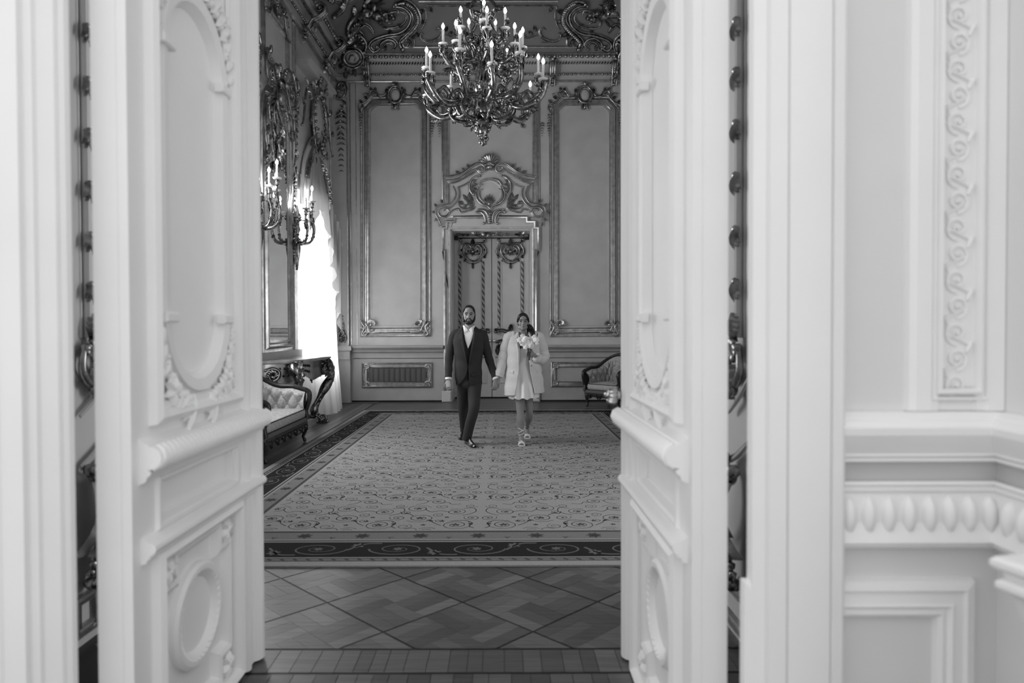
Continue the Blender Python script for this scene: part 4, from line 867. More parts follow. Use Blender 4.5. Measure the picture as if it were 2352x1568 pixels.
for sg in (1, -1):
    Q = lambda l: [(mc+sg*a, t+b) for a, b in l]
    m.scroll(Q([(0, .25), (.15, .32), (.3, .2), (.42, .02), (.56, -.05), (.62, -.25), (.55, -.4), (.48, -.3)]), .034, .05); m.scroll(Q([(.05, .0), (.18, .06), (.28, -.05), (.2, -.18), (.1, -.1)]), .028, .07)
    m.scroll(Q([(.5, .1), (.68, .2), (.72, .45), (.62, .6), (.5, .5)]), .03, .05); m.scroll(Q([(.65, -.2), (.7, -.5), (.62, -.8)]), .026, .05)
    for a, b, an, l in ((.2, .3, 1.2, .3), (.35, .15, .6, .28), (.6, -.1, .3, .25), (.1, .4, 1.5, .3), (.55, .55, 1.8, .25), (.66, -.5, -1.2, .3), (.64, -.8, -1.5, .3), (.15, -.1, -1., .22)): m.acan(*Q([(a, b)])[0], an if sg > 0 else pi-an, l*.62, .1, 3, .05)
    m.drop(mc+sg*.66, t-.9, t-1.5, .08, 9, .03); m.scroll(Q([(.1, .52), (.3, .5), (.44, .36), (.36, .26), (.28, .34)]), .024, .06); m.scroll(Q([(.3, -.05), (.42, -.2), (.36, -.4), (.26, -.34)]), .022, .06); m.spiral(*Q([(.5, .3)])[0], .09, 0, 1.4, .02, .06)
part('crest', m, GILT, pg, kind='stuff')
m = lm(.05); m.shell(mc, t+.28, .26, .2, pi-.2, 9, n=.1); m.blob(mc, t+.3, .06, .15, .1, .06); part('crest_shell', m, GILT, pg)
m = lm(.05); m.lathe([(.17, 0), (.17, .05), (.13, .08), (.02, .09)], 14, (mc, t+.08, .03)); part('crest_boss', m, GILT, pg)
m = lm(.03); t2 = LW(634, 318)[1]
for i in range(8): m.acan(mc+.1*sin(i*2.4), t2+.25-i*.09, -pi/2+.6*sin(i*1.7), .2, .13, 2, .03)
m.scroll([(mc-.16, t2+.35), (mc-.13, t2), (mc-.05, t2-.2), (mc, t2-.45)], .03, .04); m.scroll([(mc+.12, t2+.2), (mc+.08, t2-.1), (mc+.02, t2-.35), (mc+.06, t2-.5)], .03, .04); part('hanging_spray', m, GILT, pg)
# panel above the mirror and stepped dado under it
up = LWs([(616, 150), (662, 160), (662, 100)])+[(my1, LW(660, 70)[1]), (my1-.2, LW(650, 45)[1]), (my0+.2, LW(620, 20)[1]), (my0, LW(616, 25)[1])]
m = lm(); m.sweep(rect(my0-.15, LW(634, 165)[1], my1+.15, LW(634, 42)[1]), [(0, 0), (.01, .04), (.04, .05), (.07, .03), (.1, .04), (.12, 0)]); part('upper_panel_moulding', m, GILT2, wl)
m = lm(.03); zt_ = LW(634, 42)[1]
for sg in (1, -1): m.scroll([(mc, zt_+.2), (mc+sg*.25, zt_+.15), (mc+sg*.4, zt_-.1), (mc+sg*.6, zt_-.15)], .026, .03); m.acan(mc+sg*.2, zt_+.1, pi/2-sg*.6, .2, .09, 3, .03); m.scroll([(mc+sg*.3, zt_+.1), (mc+sg*.45, zt_+.18), (mc+sg*.5, zt_+.05)], .018, .03)
m.shell(mc, zt_, .2, .2, pi-.2, 7); part('upper_panel_crest', m, GILT, wl)
for yy in (my0-.42, my1+.42, WA[0]-.14, WA[1]+.25):
    m = lm(); m.tube([(yy, 1.2, .01), (yy, zy(190, 0), .01)], .025, 6); m.tube([(yy+.09, 1.2, .0), (yy+.09, zy(190, 0), .0)], .014, 6); part('vertical_moulding', m, GILT2, wl)
for k, yy in enumerate((my0-.42, my1+.47)):
    m = lm(.02); m.drop(yy, 5.6, 4.6, .12, 10, .01); m.scroll([(yy-.1, 5.6), (yy, 5.75), (yy+.1, 5.6), (yy, 5.5)], .04, .03); part('leaf_drop', m, GILT, wl)
m = lm(); m.box(YN, WA[0], .98, 1.2, 0, .06); m.box(YN, WA[0], 0, .16, 0, .04); part('dado_rail', m, DADO, wl, smooth=False)
# window behind the curtain
for k, (a0, a1) in enumerate((WA, WBn)):
    wn_ = struct('window_%d' % (k+1), 'tall daylit window %s' % ('behind the sheer curtain' if k == 0 else 'hidden from view along the left wall'))
    m = left(-.35)
    for x in (a0, (a0+a1)/2-.04, a1-.08): m.box(x, x+.08, WZ0, 3.94 if k == 0 else WZ1, -.03, .03)
    for z in (WZ0, 2.0, 3.0, 3.87 if k == 0 else WZ1-.08): m.box(a0, a1, z, z+.07, -.03, .03)
    part('sash', m, WHITE, wn_, smooth=False)
    m = left(-.1); m.box(a0-.02, a1+.02, WZ0-.04, WZ0, -.35, .14); part('sill', m, MARB, wn_, smooth=False)
wn3 = struct('window_3', 'added window near the entrance in the right wall, hidden behind the open door')  # invented opening that carries the added fill lamp
m = right(-.2)
for x in (-6.1, -5.44, -4.78): m.box(x, x+.08, .9, 3.65, -.03, .03)
for z in (.9, 1.8, 2.7, 3.58): m.box(-6.1, -4.7, z, z+.07, -.03, .03)
part('sash', m, WHITE, wn3, smooth=False)
# crown over the window
cw = struct('trim_5', 'gilded rococo crown over the curtained window'); wy = 12.7; wz = LW(724, 255, XL+.2)[1]
m = left(.06)
for sg in (1, -1):
    Q = lambda l: [(wy+sg*a, wz+b) for a, b in l]
    m.scroll(Q([(0, .42), (.25, .4), (.42, .2), (.45, -.15), (.35, -.45), (.2, -.5)]), .036, .08); m.scroll(Q([(.2, .55), (.5, .5), (.75, .3), (.85, 0), (.95, -.3), (1.05, -.4)]), .03, .05)
    if sg > 0: m.scroll(Q([(0, -.62), (.3, -.7), (.6, -.95), (.85, -1.4), (1., -2.), (1.06, -2.8)]), .032, .05, ends=0)
    else: m.scroll(Q([(0, -.62), (.3, -.7), (.6, -.95), (.8, -1.2)]), .032, .05, ends=0)
    m.scroll(Q([(.1, -.2), (.3, -.25), (.4, -.5), (.2, -.65), (.1, -.5)]), .03, .08)
    for i in range(16 if sg > 0 else 5): q = i/15; m.acan(*Q([(.25+.85*q**.5, -.75-2.2*q**1.6)])[0], (-1.1 if sg > 0 else pi+1.1), .2, .13, 2, .05)
    for a, b, an in ((.3, .4, 1.), (.5, .2, .5), (.5, -.2, .1), (.4, -.5, -.5), (.75, .3, .9), (.9, 0, .2), (.15, .55, 1.4), (.2, -.35, -1.5)): m.acan(*Q([(a, b)])[0], an if sg > 0 else pi-an, .2, .11, 3, .06)
m.spiral(wy-.3, wz-.5, .16, 0, 1.6, .026, .1); m.spiral(wy+.3, wz-.5, .16, pi, 1.6, .026, .1, -1)
for i in range(22): a = 2*pi*i/22; m.blob(wy+.33*cos(a), wz+.43*sin(a), .1, .03)
m.shell(wy, wz+.5, .3, .1, pi-.1, 9, n=.08); mb = left(.06); mb.blob(wy, wz, .03, .27, .37, .07, 16, 10); part('crown_boss', mb, WALL, cw); m.shell(wy, wz-.45, .2, pi, 2*pi, 7, n=.1)
part('crown_carving', m, GILT, cw)
m = left(); m.box(wy-.95, wy+.75, wz+.66, wz+.74, 0, .2); m.box(wy-1.0, wy+.8, wz+.74, wz+.79, 0, .27); part('crown_shelf', m, WALL, cw, smooth=False)
# curtain
def fabric(name, c, transl, rough=.9):
    m = bpy.data.materials.new(name); m.use_nodes = True; nt = m.node_tree; b = nt.nodes['Principled BSDF']; b.inputs['Base Color'].default_value = (c, c, c, 1); b.inputs['Roughness'].default_value = rough; b.inputs['Specular IOR Level'].default_value = .1
    t = nt.nodes.new('ShaderNodeBsdfTranslucent'); t.inputs[0].default_value = (c, c, c, 1); mx = nt.nodes.new('ShaderNodeMixShader'); mx.inputs[0].default_value = transl
    nt.links.new(b.outputs[0], mx.inputs[1]); nt.links.new(t.outputs[0], mx.inputs[2]); nt.links.new(mx.outputs[0], nt.nodes['Material Output'].inputs[0]); return m
SHEER = fabric('sheer_voile', .86, .62); SWAG = fabric('grey_silk', .45, .3)
ct = thing('curtain', 'white floor-length sheer curtain under a grey swagged valance', 'curtain', (XL+.3, 12.7, 0))
y0_, y1_ = 11.72, 13.85
def sh(u, v):
    z = .015+v*4.2; y = y0_+(y1_-y0_)*u; fl = (1-v)**1.15
    xo = .03+.36*fl*(.35+.65*sin(pi*min(1, u*1.02+.12)))+.06*sin(pi*u); ph = 34*u+1.1*sin(6*u)
    x = XL+xo+(.022+.03*fl)*sin(ph*1.6+.8*v)+.012*sin(ph*3.7+2*v); return (x, y+.03*sin(ph), z)
m = M(); m.grid(sh, 110, 26); part('sheer_panel', m, SHEER, ct, ang=3)
zA = LW(716, 330, XL+.15)[1]; zSw = LW(716, 470, XL+.15)[1]
ya, za = 12.45, zA+.05
def sw(u, v):                                                # valance gathered at the apex of the arch, falling in radiating folds
    hy = 11.74+1.85*u; hz = za-1.05-.75*abs(2*u-.75)**1.3-.28*abs(((u*4.5) % 1)-.5)-.1*sin(9*u); q = v**.85
    y = ya+(hy-ya)*min(1, q*1.25)**.8; z = za+(hz-za)*v+.06*sin(pi*v)*(1 if u < .5 else .6)
    return (XL+.13+.055*sin(30*u)*v+.03*sin(63*u+2*v)*v+.05*v, y, z)
m = M(); m.grid(sw, 120, 18); part('swag', m, SWAG, ct, ang=3)
def jab(y0, y1, zt, ln, sl):
    def fn(u, v): return (XL+.24+.05*sin(26*u)+.02*sin(60*u), y0+(y1-y0)*u, zt-sl*u-ln*v*(.45+.55*u)*(1-.22*abs(((u*3.5) % 1)-.5)))
    return fn
m = M(); m.grid(jab(13.05, 13.8, zA-.9, 2.0, .5), 60, 14); part('tail', m, SWAG, ct, ang=3)
ar = cr(LWs([(686, 470), (687, 420), (693, 370), (703, 338), (715, 326), (730, 352), (743, 400), (752, 460), (758, 530), (762, 620), (766, 720), (769, 790)]), 4)
m = left(.05); m.tube([(y, z, 0) for y, z in ar], .07, 8, flat=.5); m.tube([(y+.0, z+.09, .02) for y, z in ar], .022, 6); part('window_arch', m, WALL, cw)
# switches
for px, py, nm, lb in ((785.5, 562, 'switch_plate', 'small white switch plate on the corner pilaster of the far wall'),):
    m = back(.095); x, z = W(px, py); m.bbox(x-.03, x+.03, z-.042, z+.042, -.004, .02, .008); ob(nm, m, WHITE, None, smooth=False, label=lb, cat='switch')
m = left(.0); y, z = LW(765, 561); m.lathe([(.05, -.002), (.05, .02), (.035, .035), (.005, .038)], 12, (y, z, 0)); ob('wall_sensor', m, WHITE, None, label='small round white sensor on the left wall beside the curtain', cat='sensor')
# ================================================================ candle fittings
def candle(root, x, y, z, h=.19, pan=True, tilt=0., bm_=None):
    """drip pan with cup, sleeve, and lit flame bulb, standing at a point of the place"""
    m = M((x, y, z)); m.lathe([(.012, -.1), (.03, -.085), (.022, -.06), (.035, -.04), (.03, -.012), (.014, 0)], 9); cu = ob('candle_cup', m, BRONZE, root)
    if pan:
        m = M((x, y, z)); m.lathe([(.02, -.004), (.05, .002), (.064, .016), (.066, .02), (.05, .012), (.02, .008)], 12); ob('drip_pan', m, GLASSD, cu)
    m = M((x, y, z), (1, 0, 0), (0, 1, 0), (tilt, 0, 1)); m.lathe([(.0165, .0), (.0165, h), (.012, h+.006)], 9); c = ob('candle', m, CANDLE, root)
    m = M((x+tilt*h, y, z+h)); m.lathe([(.009, .0), (.011, .012), (.02, .028), (.0215, .042), (.016, .06), (.007, .078), (.001, .088)], 9); ob('bulb', m, bm_ or BULB, c)
def sconce(loc, label):
    t = thing('wall_sconce', label, 'sconce', loc, 'gilded candle sconces on the left wall'); X0_, Y0_, Z0_ = loc
    def lw(n=0.): return M((X0_+n, Y0_, Z0_), (0, 1, 0), (0, 0, 1), (1, 0, 0))
    m = lw(.02); m.acan(0, -.1, -pi/2, .6, .11, 7, .03, lift=.04); m.acan(0, 0, pi/2, .4, .12, 6, .03, lift=.04); m.shell(0, .1, .15, .2, pi-.2, 7, n=.04)
    for sg in (1, -1): m.scroll([(0, .3), (sg*.12, .25), (sg*.14, .05), (sg*.05, -.1), (sg*.09, -.3), (0, -.5)], .028, .03); m.acan(sg*.06, -.15, -pi/2+sg*.5, .25, .07, 4, .03, lift=.03); m.spiral(sg*.1, -.02, .07, 0, 1.3, .02, .04)
    part('back_plate', m, BRONZE, t)
    for a, n, zc in ((0, .33, .42), (-.15, .27, .28), (.15, .27, .28), (-.24, .15, .14), (.24, .15, .14)):
        m = lw(); P = cr([(a*.1, -.1, .05), (a*.5, -.25, n*.45), (a*.95, -.22, n*.95), (a*1.08, -.02, n*1.12), (a*1.02, .02+(zc-.1)*.5, n*.98), (a, zc-.1, n)], 5)
        m.tube(P, [.022-.010*i/(len(P)-1) for i in range(len(P))], 7)
        for q in (.25, .5, .75): x, y, z = P[int(q*(len(P)-1))]; m.blob(x, y, z, .03, .022, .03, 6, 4); m.leaf(x, y, -.4+3*q, .075, .026, z, .012, .9, k=5); m.leaf(x, y, 2.4-q, .07, .026, z, .012, -.9, k=5)
        part('arm', m, BRONZE, t)
        candle(t, X0_+n, Y0_+a, Z0_+zc, bm_=BULBS)
    return t
sz_ = onX(683, 530, XL).z
s1 = sconce((XL+.02, LW(580, 520)[0], sz_), 'lit candle sconce left of the mirror, partly hidden by the open door')
copy_thing(s1, (XL+.02, LW(669, 520)[0], sz_), 'lit candle sconce between the mirror and the white curtain')
# ================================================================ chandelier
YC = 9.0; cc = onY(1109, 300, YC); XC = AX
q_ = YC/F; zc_ = lambda py: onY(1109, py, YC).z
ch = thing('chandelier', 'large lit candelabra chandelier hanging from the ceiling', 'chandelier', (XC, YC, zc_(335)))
HX = ch
def cmh(): return M((XC, YC, 0))
z = zc_
m = cmh(); m.lathe([(.004, z(335)), (.03, z(330)), (.045, z(322)), (.03, z(316)), (.06, z(308)), (.075, z(298)), (.05, z(290)), (.1, z(282)), (.07, z(272)), (.035, z(262))], 12)
rr = random.Random(8)
for k in range(34): a = rr.uniform(0, 6.28); h = rr.uniform(z(330), z(276)); r = .03+.07*(h-z(332))/(z(276)-z(332)); m.blob(r*cos(a), r*sin(a), h, rr.uniform(.016, .034), k=6, h=4)
part('grape_finial', m, BRONZE, ch)
m = cmh(); m.lathe([(.03, z(265)), (.06, z(255)), (.045, z(246)), (.055, z(225)), (.04, z(214)), (.08, z(204)), (.1, z(194)), (.06, z(184)), (.085, z(172)), (.075, z(150)), (.05, z(135)), (.07, z(128)), (.07, z(122)), (.045, z(116)), (.06, z(108)), (.075, z(100)), (.05, z(92)), (.04, z(70)), (.06, z(58)), (.03, z(45)), (.025, z(10))], 14)
for k in range(12):
    a = 2*pi*k/12; m.tube([(.09*cos(a), .09*sin(a), z(190)), (.085*cos(a+.2), .085*sin(a+.2), z(172)), (.06*cos(a+.3), .06*sin(a+.3), z(140))], [.02, .02, .012], 5)
part('stem', m, BRONZE, ch)
m = cmh(); m.tube([(0, 0, z(20)), (0, 0, ZT)], .014, 6); part('chain_rod', m, BRONZE, ch)
for k in range(3):                                           # scrolled straps beside the stem
    for j, (pz, R) in enumerate(((z(90), .3), (z(150), .24), (z(40), .2))):
        a = 2*pi*k/3+.5+j*.6; m = M((XC, YC, 0), (cos(a), sin(a), 0), (0, 0, 1), (-sin(a), cos(a), 0))
        m.scroll([(.04, pz+.34), (.12, pz+.38), (.16, pz+.3), (.1, pz+.22), (.18, pz+.1), (.16, pz-.05), (.05, pz-.1)], .024, 0); m.acan(.15, pz+.1, -.2, .16, .09, 3, 0); m.spiral(.11, pz+.28, .06, 0, 1.4, .016, 0); m.acan(.14, pz+.3, 1.4, .14, .08, 2, 0)
        part('strap_scroll', m, BRONZE, ch)
def chandarm(a, R, zb, zt, ztip, heavy, h=.2):
    m = M((XC, YC, 0), (cos(a), sin(a), 0), (0, 0, 1), (-sin(a), cos(a), 0))
    P = cr([(.05, zt), (R*.2, zt+.05), (R*.32, zt-.04), (R*.38, (zt+zb)/2), (R*.5, zb+.03), (R*.74, zb), (R*.97, zb+.12), (R*1.05, zb+.28), (R*.98, ztip-.12), (R, ztip-.09)], 6); k = len(P)
    m.tube([(x, y, .02*sin(i*.4)) for i, (x, y) in enumerate(P)], [heavy*(.65+.6*sin(pi*i/(k-1))) for i in range(k)], 8)
    m.tube([(x*.97, y+heavy*1.3, .02*sin(i*.4)+.012) for i, (x, y) in enumerate(P[6:-12])], heavy*.45, 6)
    m.scroll([(R*.36, (zt+zb)/2+.02), (R*.46, (zt+zb)/2+.13), (R*.6, (zt+zb)/2+.06), (R*.6, zb+.1), (R*.5, zb+.1), (R*.5, zb+.17)], heavy*.7, 0)
    m.scroll([(R*.72, zb+.0), (R*.64, zb+.12), (R*.74, zb+.2), (R*.84, zb+.13), (R*.78, zb+.07)], heavy*.65, 0)
    for x, y, an, l in ((R*.55, zb, -2.4, .13), (R*.78, zb-.01, -.6, .14), (R*1.03, zb+.24, .9, .1), (R*.36, (zt+zb)/2, 2.6, .1), (R*.9, zb+.08, 2.2, .11)): m.acan(x, y, an, l, .05, 3, .0, curl=.9)
    m.blob(*P[int(k*.62)], 0, heavy*1.6, heavy*1.3, heavy*1.6, 7, 4); m.blob(*P[int(k*.9)], 0, heavy*1.5, heavy*1.5, heavy*1.5, 7, 4)
    part('arm', m, BRONZE, ch)
    m = M((XC+R*cos(a), YC+R*sin(a), 0))                      # leafy socket under the pan
    for i in range(5): b = 2*pi*i/5; m.tube([(.015*cos(b), .015*sin(b), ztip-.13), (.05*cos(b), .05*sin(b), ztip-.09), (.045*cos(b), .045*sin(b), ztip-.04), (.065*cos(b), .065*sin(b), ztip-.015)], [.012, .018, .014, .006], 5)
    part('leaf_socket', m, BRONZE, ch)
    candle(ch, XC+R*cos(a), YC+R*sin(a), ztip, h, True, rr.uniform(-.03, .03))
# tips measured from the photograph's candles: (pan pixel x, pan pixel y, front(-1)/back(1), ring radius)
for k in range(12):
    a = 2*pi*(k+.3)/12; R = .82 if k % 2 else .74; chandarm(a, R, z(258 if k % 2 else 244), z(228), onY(1109, (204 if k % 2 else 166), YC).z, .03)
for k in range(8):
    a = 2*pi*(k+.15)/8; chandarm(a, .52, z(158), z(140), onY(1109, 128 if k % 2 else 108, YC).z, .024)
for k in range(5):
    a = 2*pi*(k+.8)/5; chandarm(a, .3, z(105), z(96), onY(1109, 74, YC).z, .018)
for k in range(7):                                           # open loops under the lower tier
    a = 2*pi*(k+.5)/7; m = M((XC, YC, 0), (cos(a), sin(a), 0), (0, 0, 1), (-sin(a), cos(a), 0))
    m.scroll([(.08, z(268)), (.2, z(280)), (.36, z(276)), (.43, z(262)), (.4, z(248)), (.33, z(252))], .024, 0); m.acan(.2, z(278), -.9, .1, .05, 2, 0); part('loop_scroll', m, BRONZE, ch)
m = cmh(); m.lathe([(.03, z(282)), (.12, z(280)), (.1, z(272)), (.03, z(268))], 14)
for k in range(10): a = 2*pi*k/10; m.tube([(.05*cos(a), .05*sin(a), z(270)), (.14*cos(a), .14*sin(a), z(268)), (.2*cos(a+.3), .2*sin(a+.3), z(274)), (.17*cos(a+.5), .17*sin(a+.5), z(282))], [.02, .026, .02, .01], 6)
part('leaf_collar', m, BRONZE, ch)
# ================================================================ seating
FAB = mat('brocade', .4, .75, noise=.28, scale=34, bump=.12, bscale=60, spec=.15)
FABP = mat('plain_upholstery', .13, .85, noise=.1, scale=40, spec=.1)
def seat(loc, rz, w, dpt, name, label, cat, hb=1.0, ha=.76):
    t = thing(name, label, cat, (0, 0, 0))
    # local frame: x along the front, y towards the back
    r = .22
    pth_ = [(0, .02), (0, dpt*.5)]+[(r-r*cos(a), dpt-r+r*sin(a)) for a in [pi/2*i/6 for i in range(7)]]+[(w*.5, dpt)]+[(w-r+r*sin(a), dpt-r+r*cos(a)) for a in [pi/2*i/6 for i in range(7)]]+[(w, dpt*.5), (w, .02)]
    # resample
    Ls = [0]
    for a, b in zip(pth_, pth_[1:]): Ls.append(Ls[-1]+sqrt((a[0]-b[0])**2+(a[1]-b[1])**2))
    T = Ls[-1]
    def at(q):
        s_ = q*T
        for i in range(len(Ls)-1):
            if s_ <= Ls[i+1]+1e-9:
                k = (s_-Ls[i])/max(1e-9, Ls[i+1]-Ls[i]); a, b = pth_[i], pth_[i+1]; d = V((b[0]-a[0], b[1]-a[1])).normalized(); return a[0]+(b[0]-a[0])*k, a[1]+(b[1]-a[1])*k, d
    qa = dpt*.9/T
    def top(q):
        e = min(q, 1-q); k = max(0, min(1, (e-qa*.45)/(qa*.9))); k = k*k*(3-2*k); return ha-.05*max(0, 1-e/(qa*.25))+(hb-ha)*k
    zs = .4; cell = .155
    def tuft(s_, v):
        a = s_/cell; b = v/.13; return .06*(abs(sin(pi*(a+b*.5)))*abs(sin(pi*(a-b*.5))))**.42
    def inner(u, v):
        x, y, d = at(u); h = top(u); zz_ = zs-.06+(h-.03-zs+.06)*v; th = .045+tuft(u*T, zz_-zs)*min(1, (1-v)*7)*min(1, v*9)-.02*max(0, v-.9)*10
        return (x+d.y*th, y-d.x*th, zz_)
    m = M(); m.grid(inner, int(T/.014), 34)
    def outer(u, v): x, y, d = at(u); return (x-d.y*.03, y+d.x*.03, .3+(top(u)-.3)*v)
    part('backrest', m, FAB, t, ang=3)
    m = M(); m.grid(outer, 44, 4); part('back_upholstery', m, FABP, t, ang=3)
    m = M(); P = [(*at(i/60)[:2], top(i/60)) for i in range(61)]; m.tube(P, .03, 8)
    for e in (0, 1):
        x, y, d = at(float(e)); h = top(float(e)); P = cr([(x, y, h), (x, y-.05, h-.04), (x, y-.05, h-.14), (x, y-.01, h-.26), (x, y-.0, .42), (x, y-.02, .3)], 4); m.tube(P, [.033]*len(P), 8)
    xm, ym, _ = at(.5); m.acan(xm, ym-.01, pi/2, .0, .0, 0, hb) if 0 else None
    for i in range(-3, 4): m.blob(xm+i*.06, ym, top(.5)+.03-abs(i)*.008, .045, .03, .035-abs(i)*.003)
    part('carved_frame', m, DWOOD, t)
    m = M()
    j = 0
    while zs+.02+j*.13 < hb-.06:
        for i in range(int(T/cell)+1):
            q = (i+.5*(j % 2))*cell/T
            if .02 < q < .98 and zs+j*.13 < top(q)-.08: x, y, d = at(q); m.blob(x+d.y*.055, y-d.x*.055, zs+j*.13, .012, k=6, h=4)
        j += 1
    part('buttons', m, FAB, t)
    m = M()                                                   # cushion
    rr_ = lambda e: [(.06+e, .0+e), (w-.06-e, .0+e), (w-.06-e, dpt-.08-e), (.06+e, dpt-.08-e)]
    def rnd(e, c=.05):
        out = []
        for (x, y), (sx, sy) in zip(rr_(e), ((1, 1), (-1, 1), (-1, -1), (1, -1))):
            for i in range(5): a = pi/2*i/4; out.append((x+sx*c*(1-(cos(a) if sx*sy > 0 else sin(a))), y+sy*c*(1-(sin(a) if sx*sy > 0 else cos(a)))))
        return out
    rings = [[(x, y, z) for x, y in rnd(e)] for e, z in ((.03, .335), (.0, .35), (-.005, .4), (.0, .44), (.03, .462))]
    m.loft(rings); k = len(m.v); m.grid(lambda u, v: (.1+(w-.2)*u, .045+(dpt-.17)*v, .46+.035*sin(pi*u)**.6*sin(pi*v)**.6), 14, 8); part('seat_cushion', m, FAB, t, ang=1.2)
    m = M(); m.tube([(x, y, .45) for x, y in rnd(.004)]+[(*rnd(.004)[0], .45)], .008, 6); part('piping', m, DWOOD, t)
    m = M(); m.box(.0, w, .0, dpt, .26, .33); part('seat_rail', m, FABP, t, smooth=False)
    m = M((0, -.0, 0), (1, 0, 0), (0, 0, 1), (0, -1, 0)); m.box(0.02, w-.02, .2, .28, -.03, .012)
    for i in range(int(w/.12)): m.acan(.08+i*.12, .25, -pi/2+.5*(-1)**i, .1, .07, 2, .012); m.spiral(.12+i*.12, .22, .025, 0, 1, .008, .014)
    part('carved_apron', m, DWOOD, t)
    for x, y in ((.05, .04), (w-.05, .04), (.05, dpt-.05), (w-.05, dpt-.05)):
        m = M((x, y, 0)); s_ = -1 if y < .2 else 1; m.tube([(0, 0, .28), (0, s_*.025, .22), (0, s_*.02, .14), (0, -s_*.005, .07), (0, s_*.02, .025), (0, s_*.035, .012)], [.04, .042, .028, .02, .024, .012], 8); m.blob(0, s_*.02, .02, .024, .026, .02); part('leg', m, DWOOD, t)
    t.location = loc; t.rotation_euler.z = rz
    for c in list(bpy.data.objects):
        if c.parent == t: c.matrix_parent_inverse = Matrix.Identity(4)
    return t
a_ = onZ(705, 1017)
seat((-2.68, 7.72, 0.0), pi/2, 1.66, .76, 'settee', 'tufted brocade settee with dark carved frame in front of the marble console', 'settee')
b0_, b1_ = onZ(1346, 935), onZ(1421, 943); dv = b1_-b0_
seat((b0_.x-.03, b0_.y+.02, .0128), math.atan2(dv.y, dv.x), .86, .74, 'armchair', 'tufted brocade armchair with dark carved frame in the far right corner', 'armchair')
# ================================================================ console table
tb = thing('console_table', 'bow-fronted marble-topped console on carved gilded legs under the mirror', 'table', (XL+.3, mc, 0))
TZ = 1.09; pl = [(9.55, XL+.08), (9.58, XL+.18), (9.85, -3.05), (10.3, -2.95), (10.62, -2.9), (10.98, -2.9), (11.36, -2.84), (11.62, -3.0), (11.7, XL+.18), (11.7, XL+.08)]
ed = cr(pl, 5); ed = [(y, x) for y, x in ed]
m = M((0, 0, 0), (0, 1, 0), (1, 0, 0), (0, 0, 1))
for e, z0_, z1_ in ((0, TZ-.012, TZ), (0, TZ-.03, TZ-.012), (.02, TZ-.045, TZ-.03)):
    m.prism([(mc+(y-mc)*(1-e), XL+.08+(x-XL-.08)*(1-e*1.3)) for y, x in ed], z0_, z1_)
part('marble_top', m, MARB, tb, ang=.5)
ap = [(mc+(y-mc)*.93, XL+.08+(x-XL-.08)*.88) for y, x in ed]; n_ = len(ap)
m = M()
def apf(u, v):
    i = u*(n_-1); k = min(int(i), n_-2); f = i-k; y = ap[k][0]+(ap[k+1][0]-ap[k][0])*f; x = ap[k][1]+(ap[k+1][1]-ap[k][1])*f
    return (x, y, TZ-.045-v*(.2+.1*abs(sin(u*3*pi))))
m.grid(apf, 60, 3); part('apron', m, GILT2, tb)
for i in range(26):
    for j in range(2):
        u = .12+.3*i/26+.006*(j % 2)
        if .13 < u < .42: x, y, zq = apf(u, .25+.35*j); m2_ = M(); m2_.blob(x+.002, y-.002, zq, .02, .02, .02, 9, 6); part('dark_hole_bead', m2_, INLAY_GAPS, tb) if (i+j) % 2 else None  # solid dark beads, colour in place of the shade inside holes
m = M(); rr = random.Random(9)
for k, (u, R) in enumerate(((.14, .1), (.5, .12), (.62, .12), (.72, .12), (.8, .12), (.86, .1), (.46, .1))):
    x, y, zq = apf(u, .5); x2, y2, _ = apf(min(1, u+.02), .5); d = V((x2-x, y2-y, 0)).normalized(); nn = V((-d.y, d.x, 0)); nn = nn if nn.x > 0 or nn.y < 0 else -nn
    mm_ = M((x, y, zq), d, (0, 0, 1), nn); mm_.scroll([(-.1, .06), (.0, .09), (.1, .04), (.08, -.06), (-.02, -.1), (-.06, -.02), (0, .02)], .026, .02); mm_.shell(0, -.04, .1, .2, pi-.2, 7, n=.02)
    for i in range(5): mm_.acan(rr.uniform(-.1, .1), rr.uniform(-.12, .0), rr.uniform(0, 6.28), .09, .06, 3, .02)
    part('apron_carving', mm_, GILT, tb)
for yy, xx, sg in ((11.3, -2.96, 1), (9.95, -3.06, -1)):
    P = cr([(xx+.02, yy+.04*sg, TZ-.06), (xx+.09, yy+.08*sg, TZ-.2), (xx+.1, yy+.06*sg, TZ-.36), (xx+.0, yy-.04*sg, TZ-.58), (xx-.1, yy-.1*sg, TZ-.78), (xx-.12, yy-.1*sg, TZ-.92), (xx-.05, yy-.06*sg, .09), (xx-.02, yy-.04*sg, .04)], 5)
    m = M(); n2 = len(P); m.tube(P, [.075*(1-.5*i/(n2-1))+.02*sin(i*.6) for i in range(n2)], 10)
    for off in (-.035, .035): m.tube([(x+off*.5+.02, y+off, z) for x, y, z in P], [.03*(1-.5*i/(n2-1)) for i in range(n2)], 6)
    for i in range(0, n2, 2): x, y, zq = P[i]; m.blob(x+.03, y, zq, .03, .03, .04, 6, 5)
    part('leg', m, BRONZE, tb)
    m = M((P[-1][0]+.02, P[-1][1], 0), (1, 0, 0), (0, 0, 1), (0, -1, 0)); m.spiral(0, .075, .07, -pi/2, 1.5, .024, 0.0); m.box(-.09, .09, 0.0, .022, -.07, .07); part('scroll_foot', m, BRONZE, tb)
    m = M((P[2][0], P[2][1], TZ-.2), (.5, -.85, 0), (0, 0, 1), (.85, .5, 0)) if 0 else M((xx+.1, yy, TZ-.2), (0, 1, 0), (0, 0, 1), (1, 0, 0))
    for i in range(10): m.acan(rr.uniform(-.1, .1), rr.uniform(-.16, .1), rr.uniform(0, 6.28), .14, .09, 3, .02)
    m.shell(0, -.02, .12, .1, pi-.1, 7); part('leg_carving', m, GILT, tb)
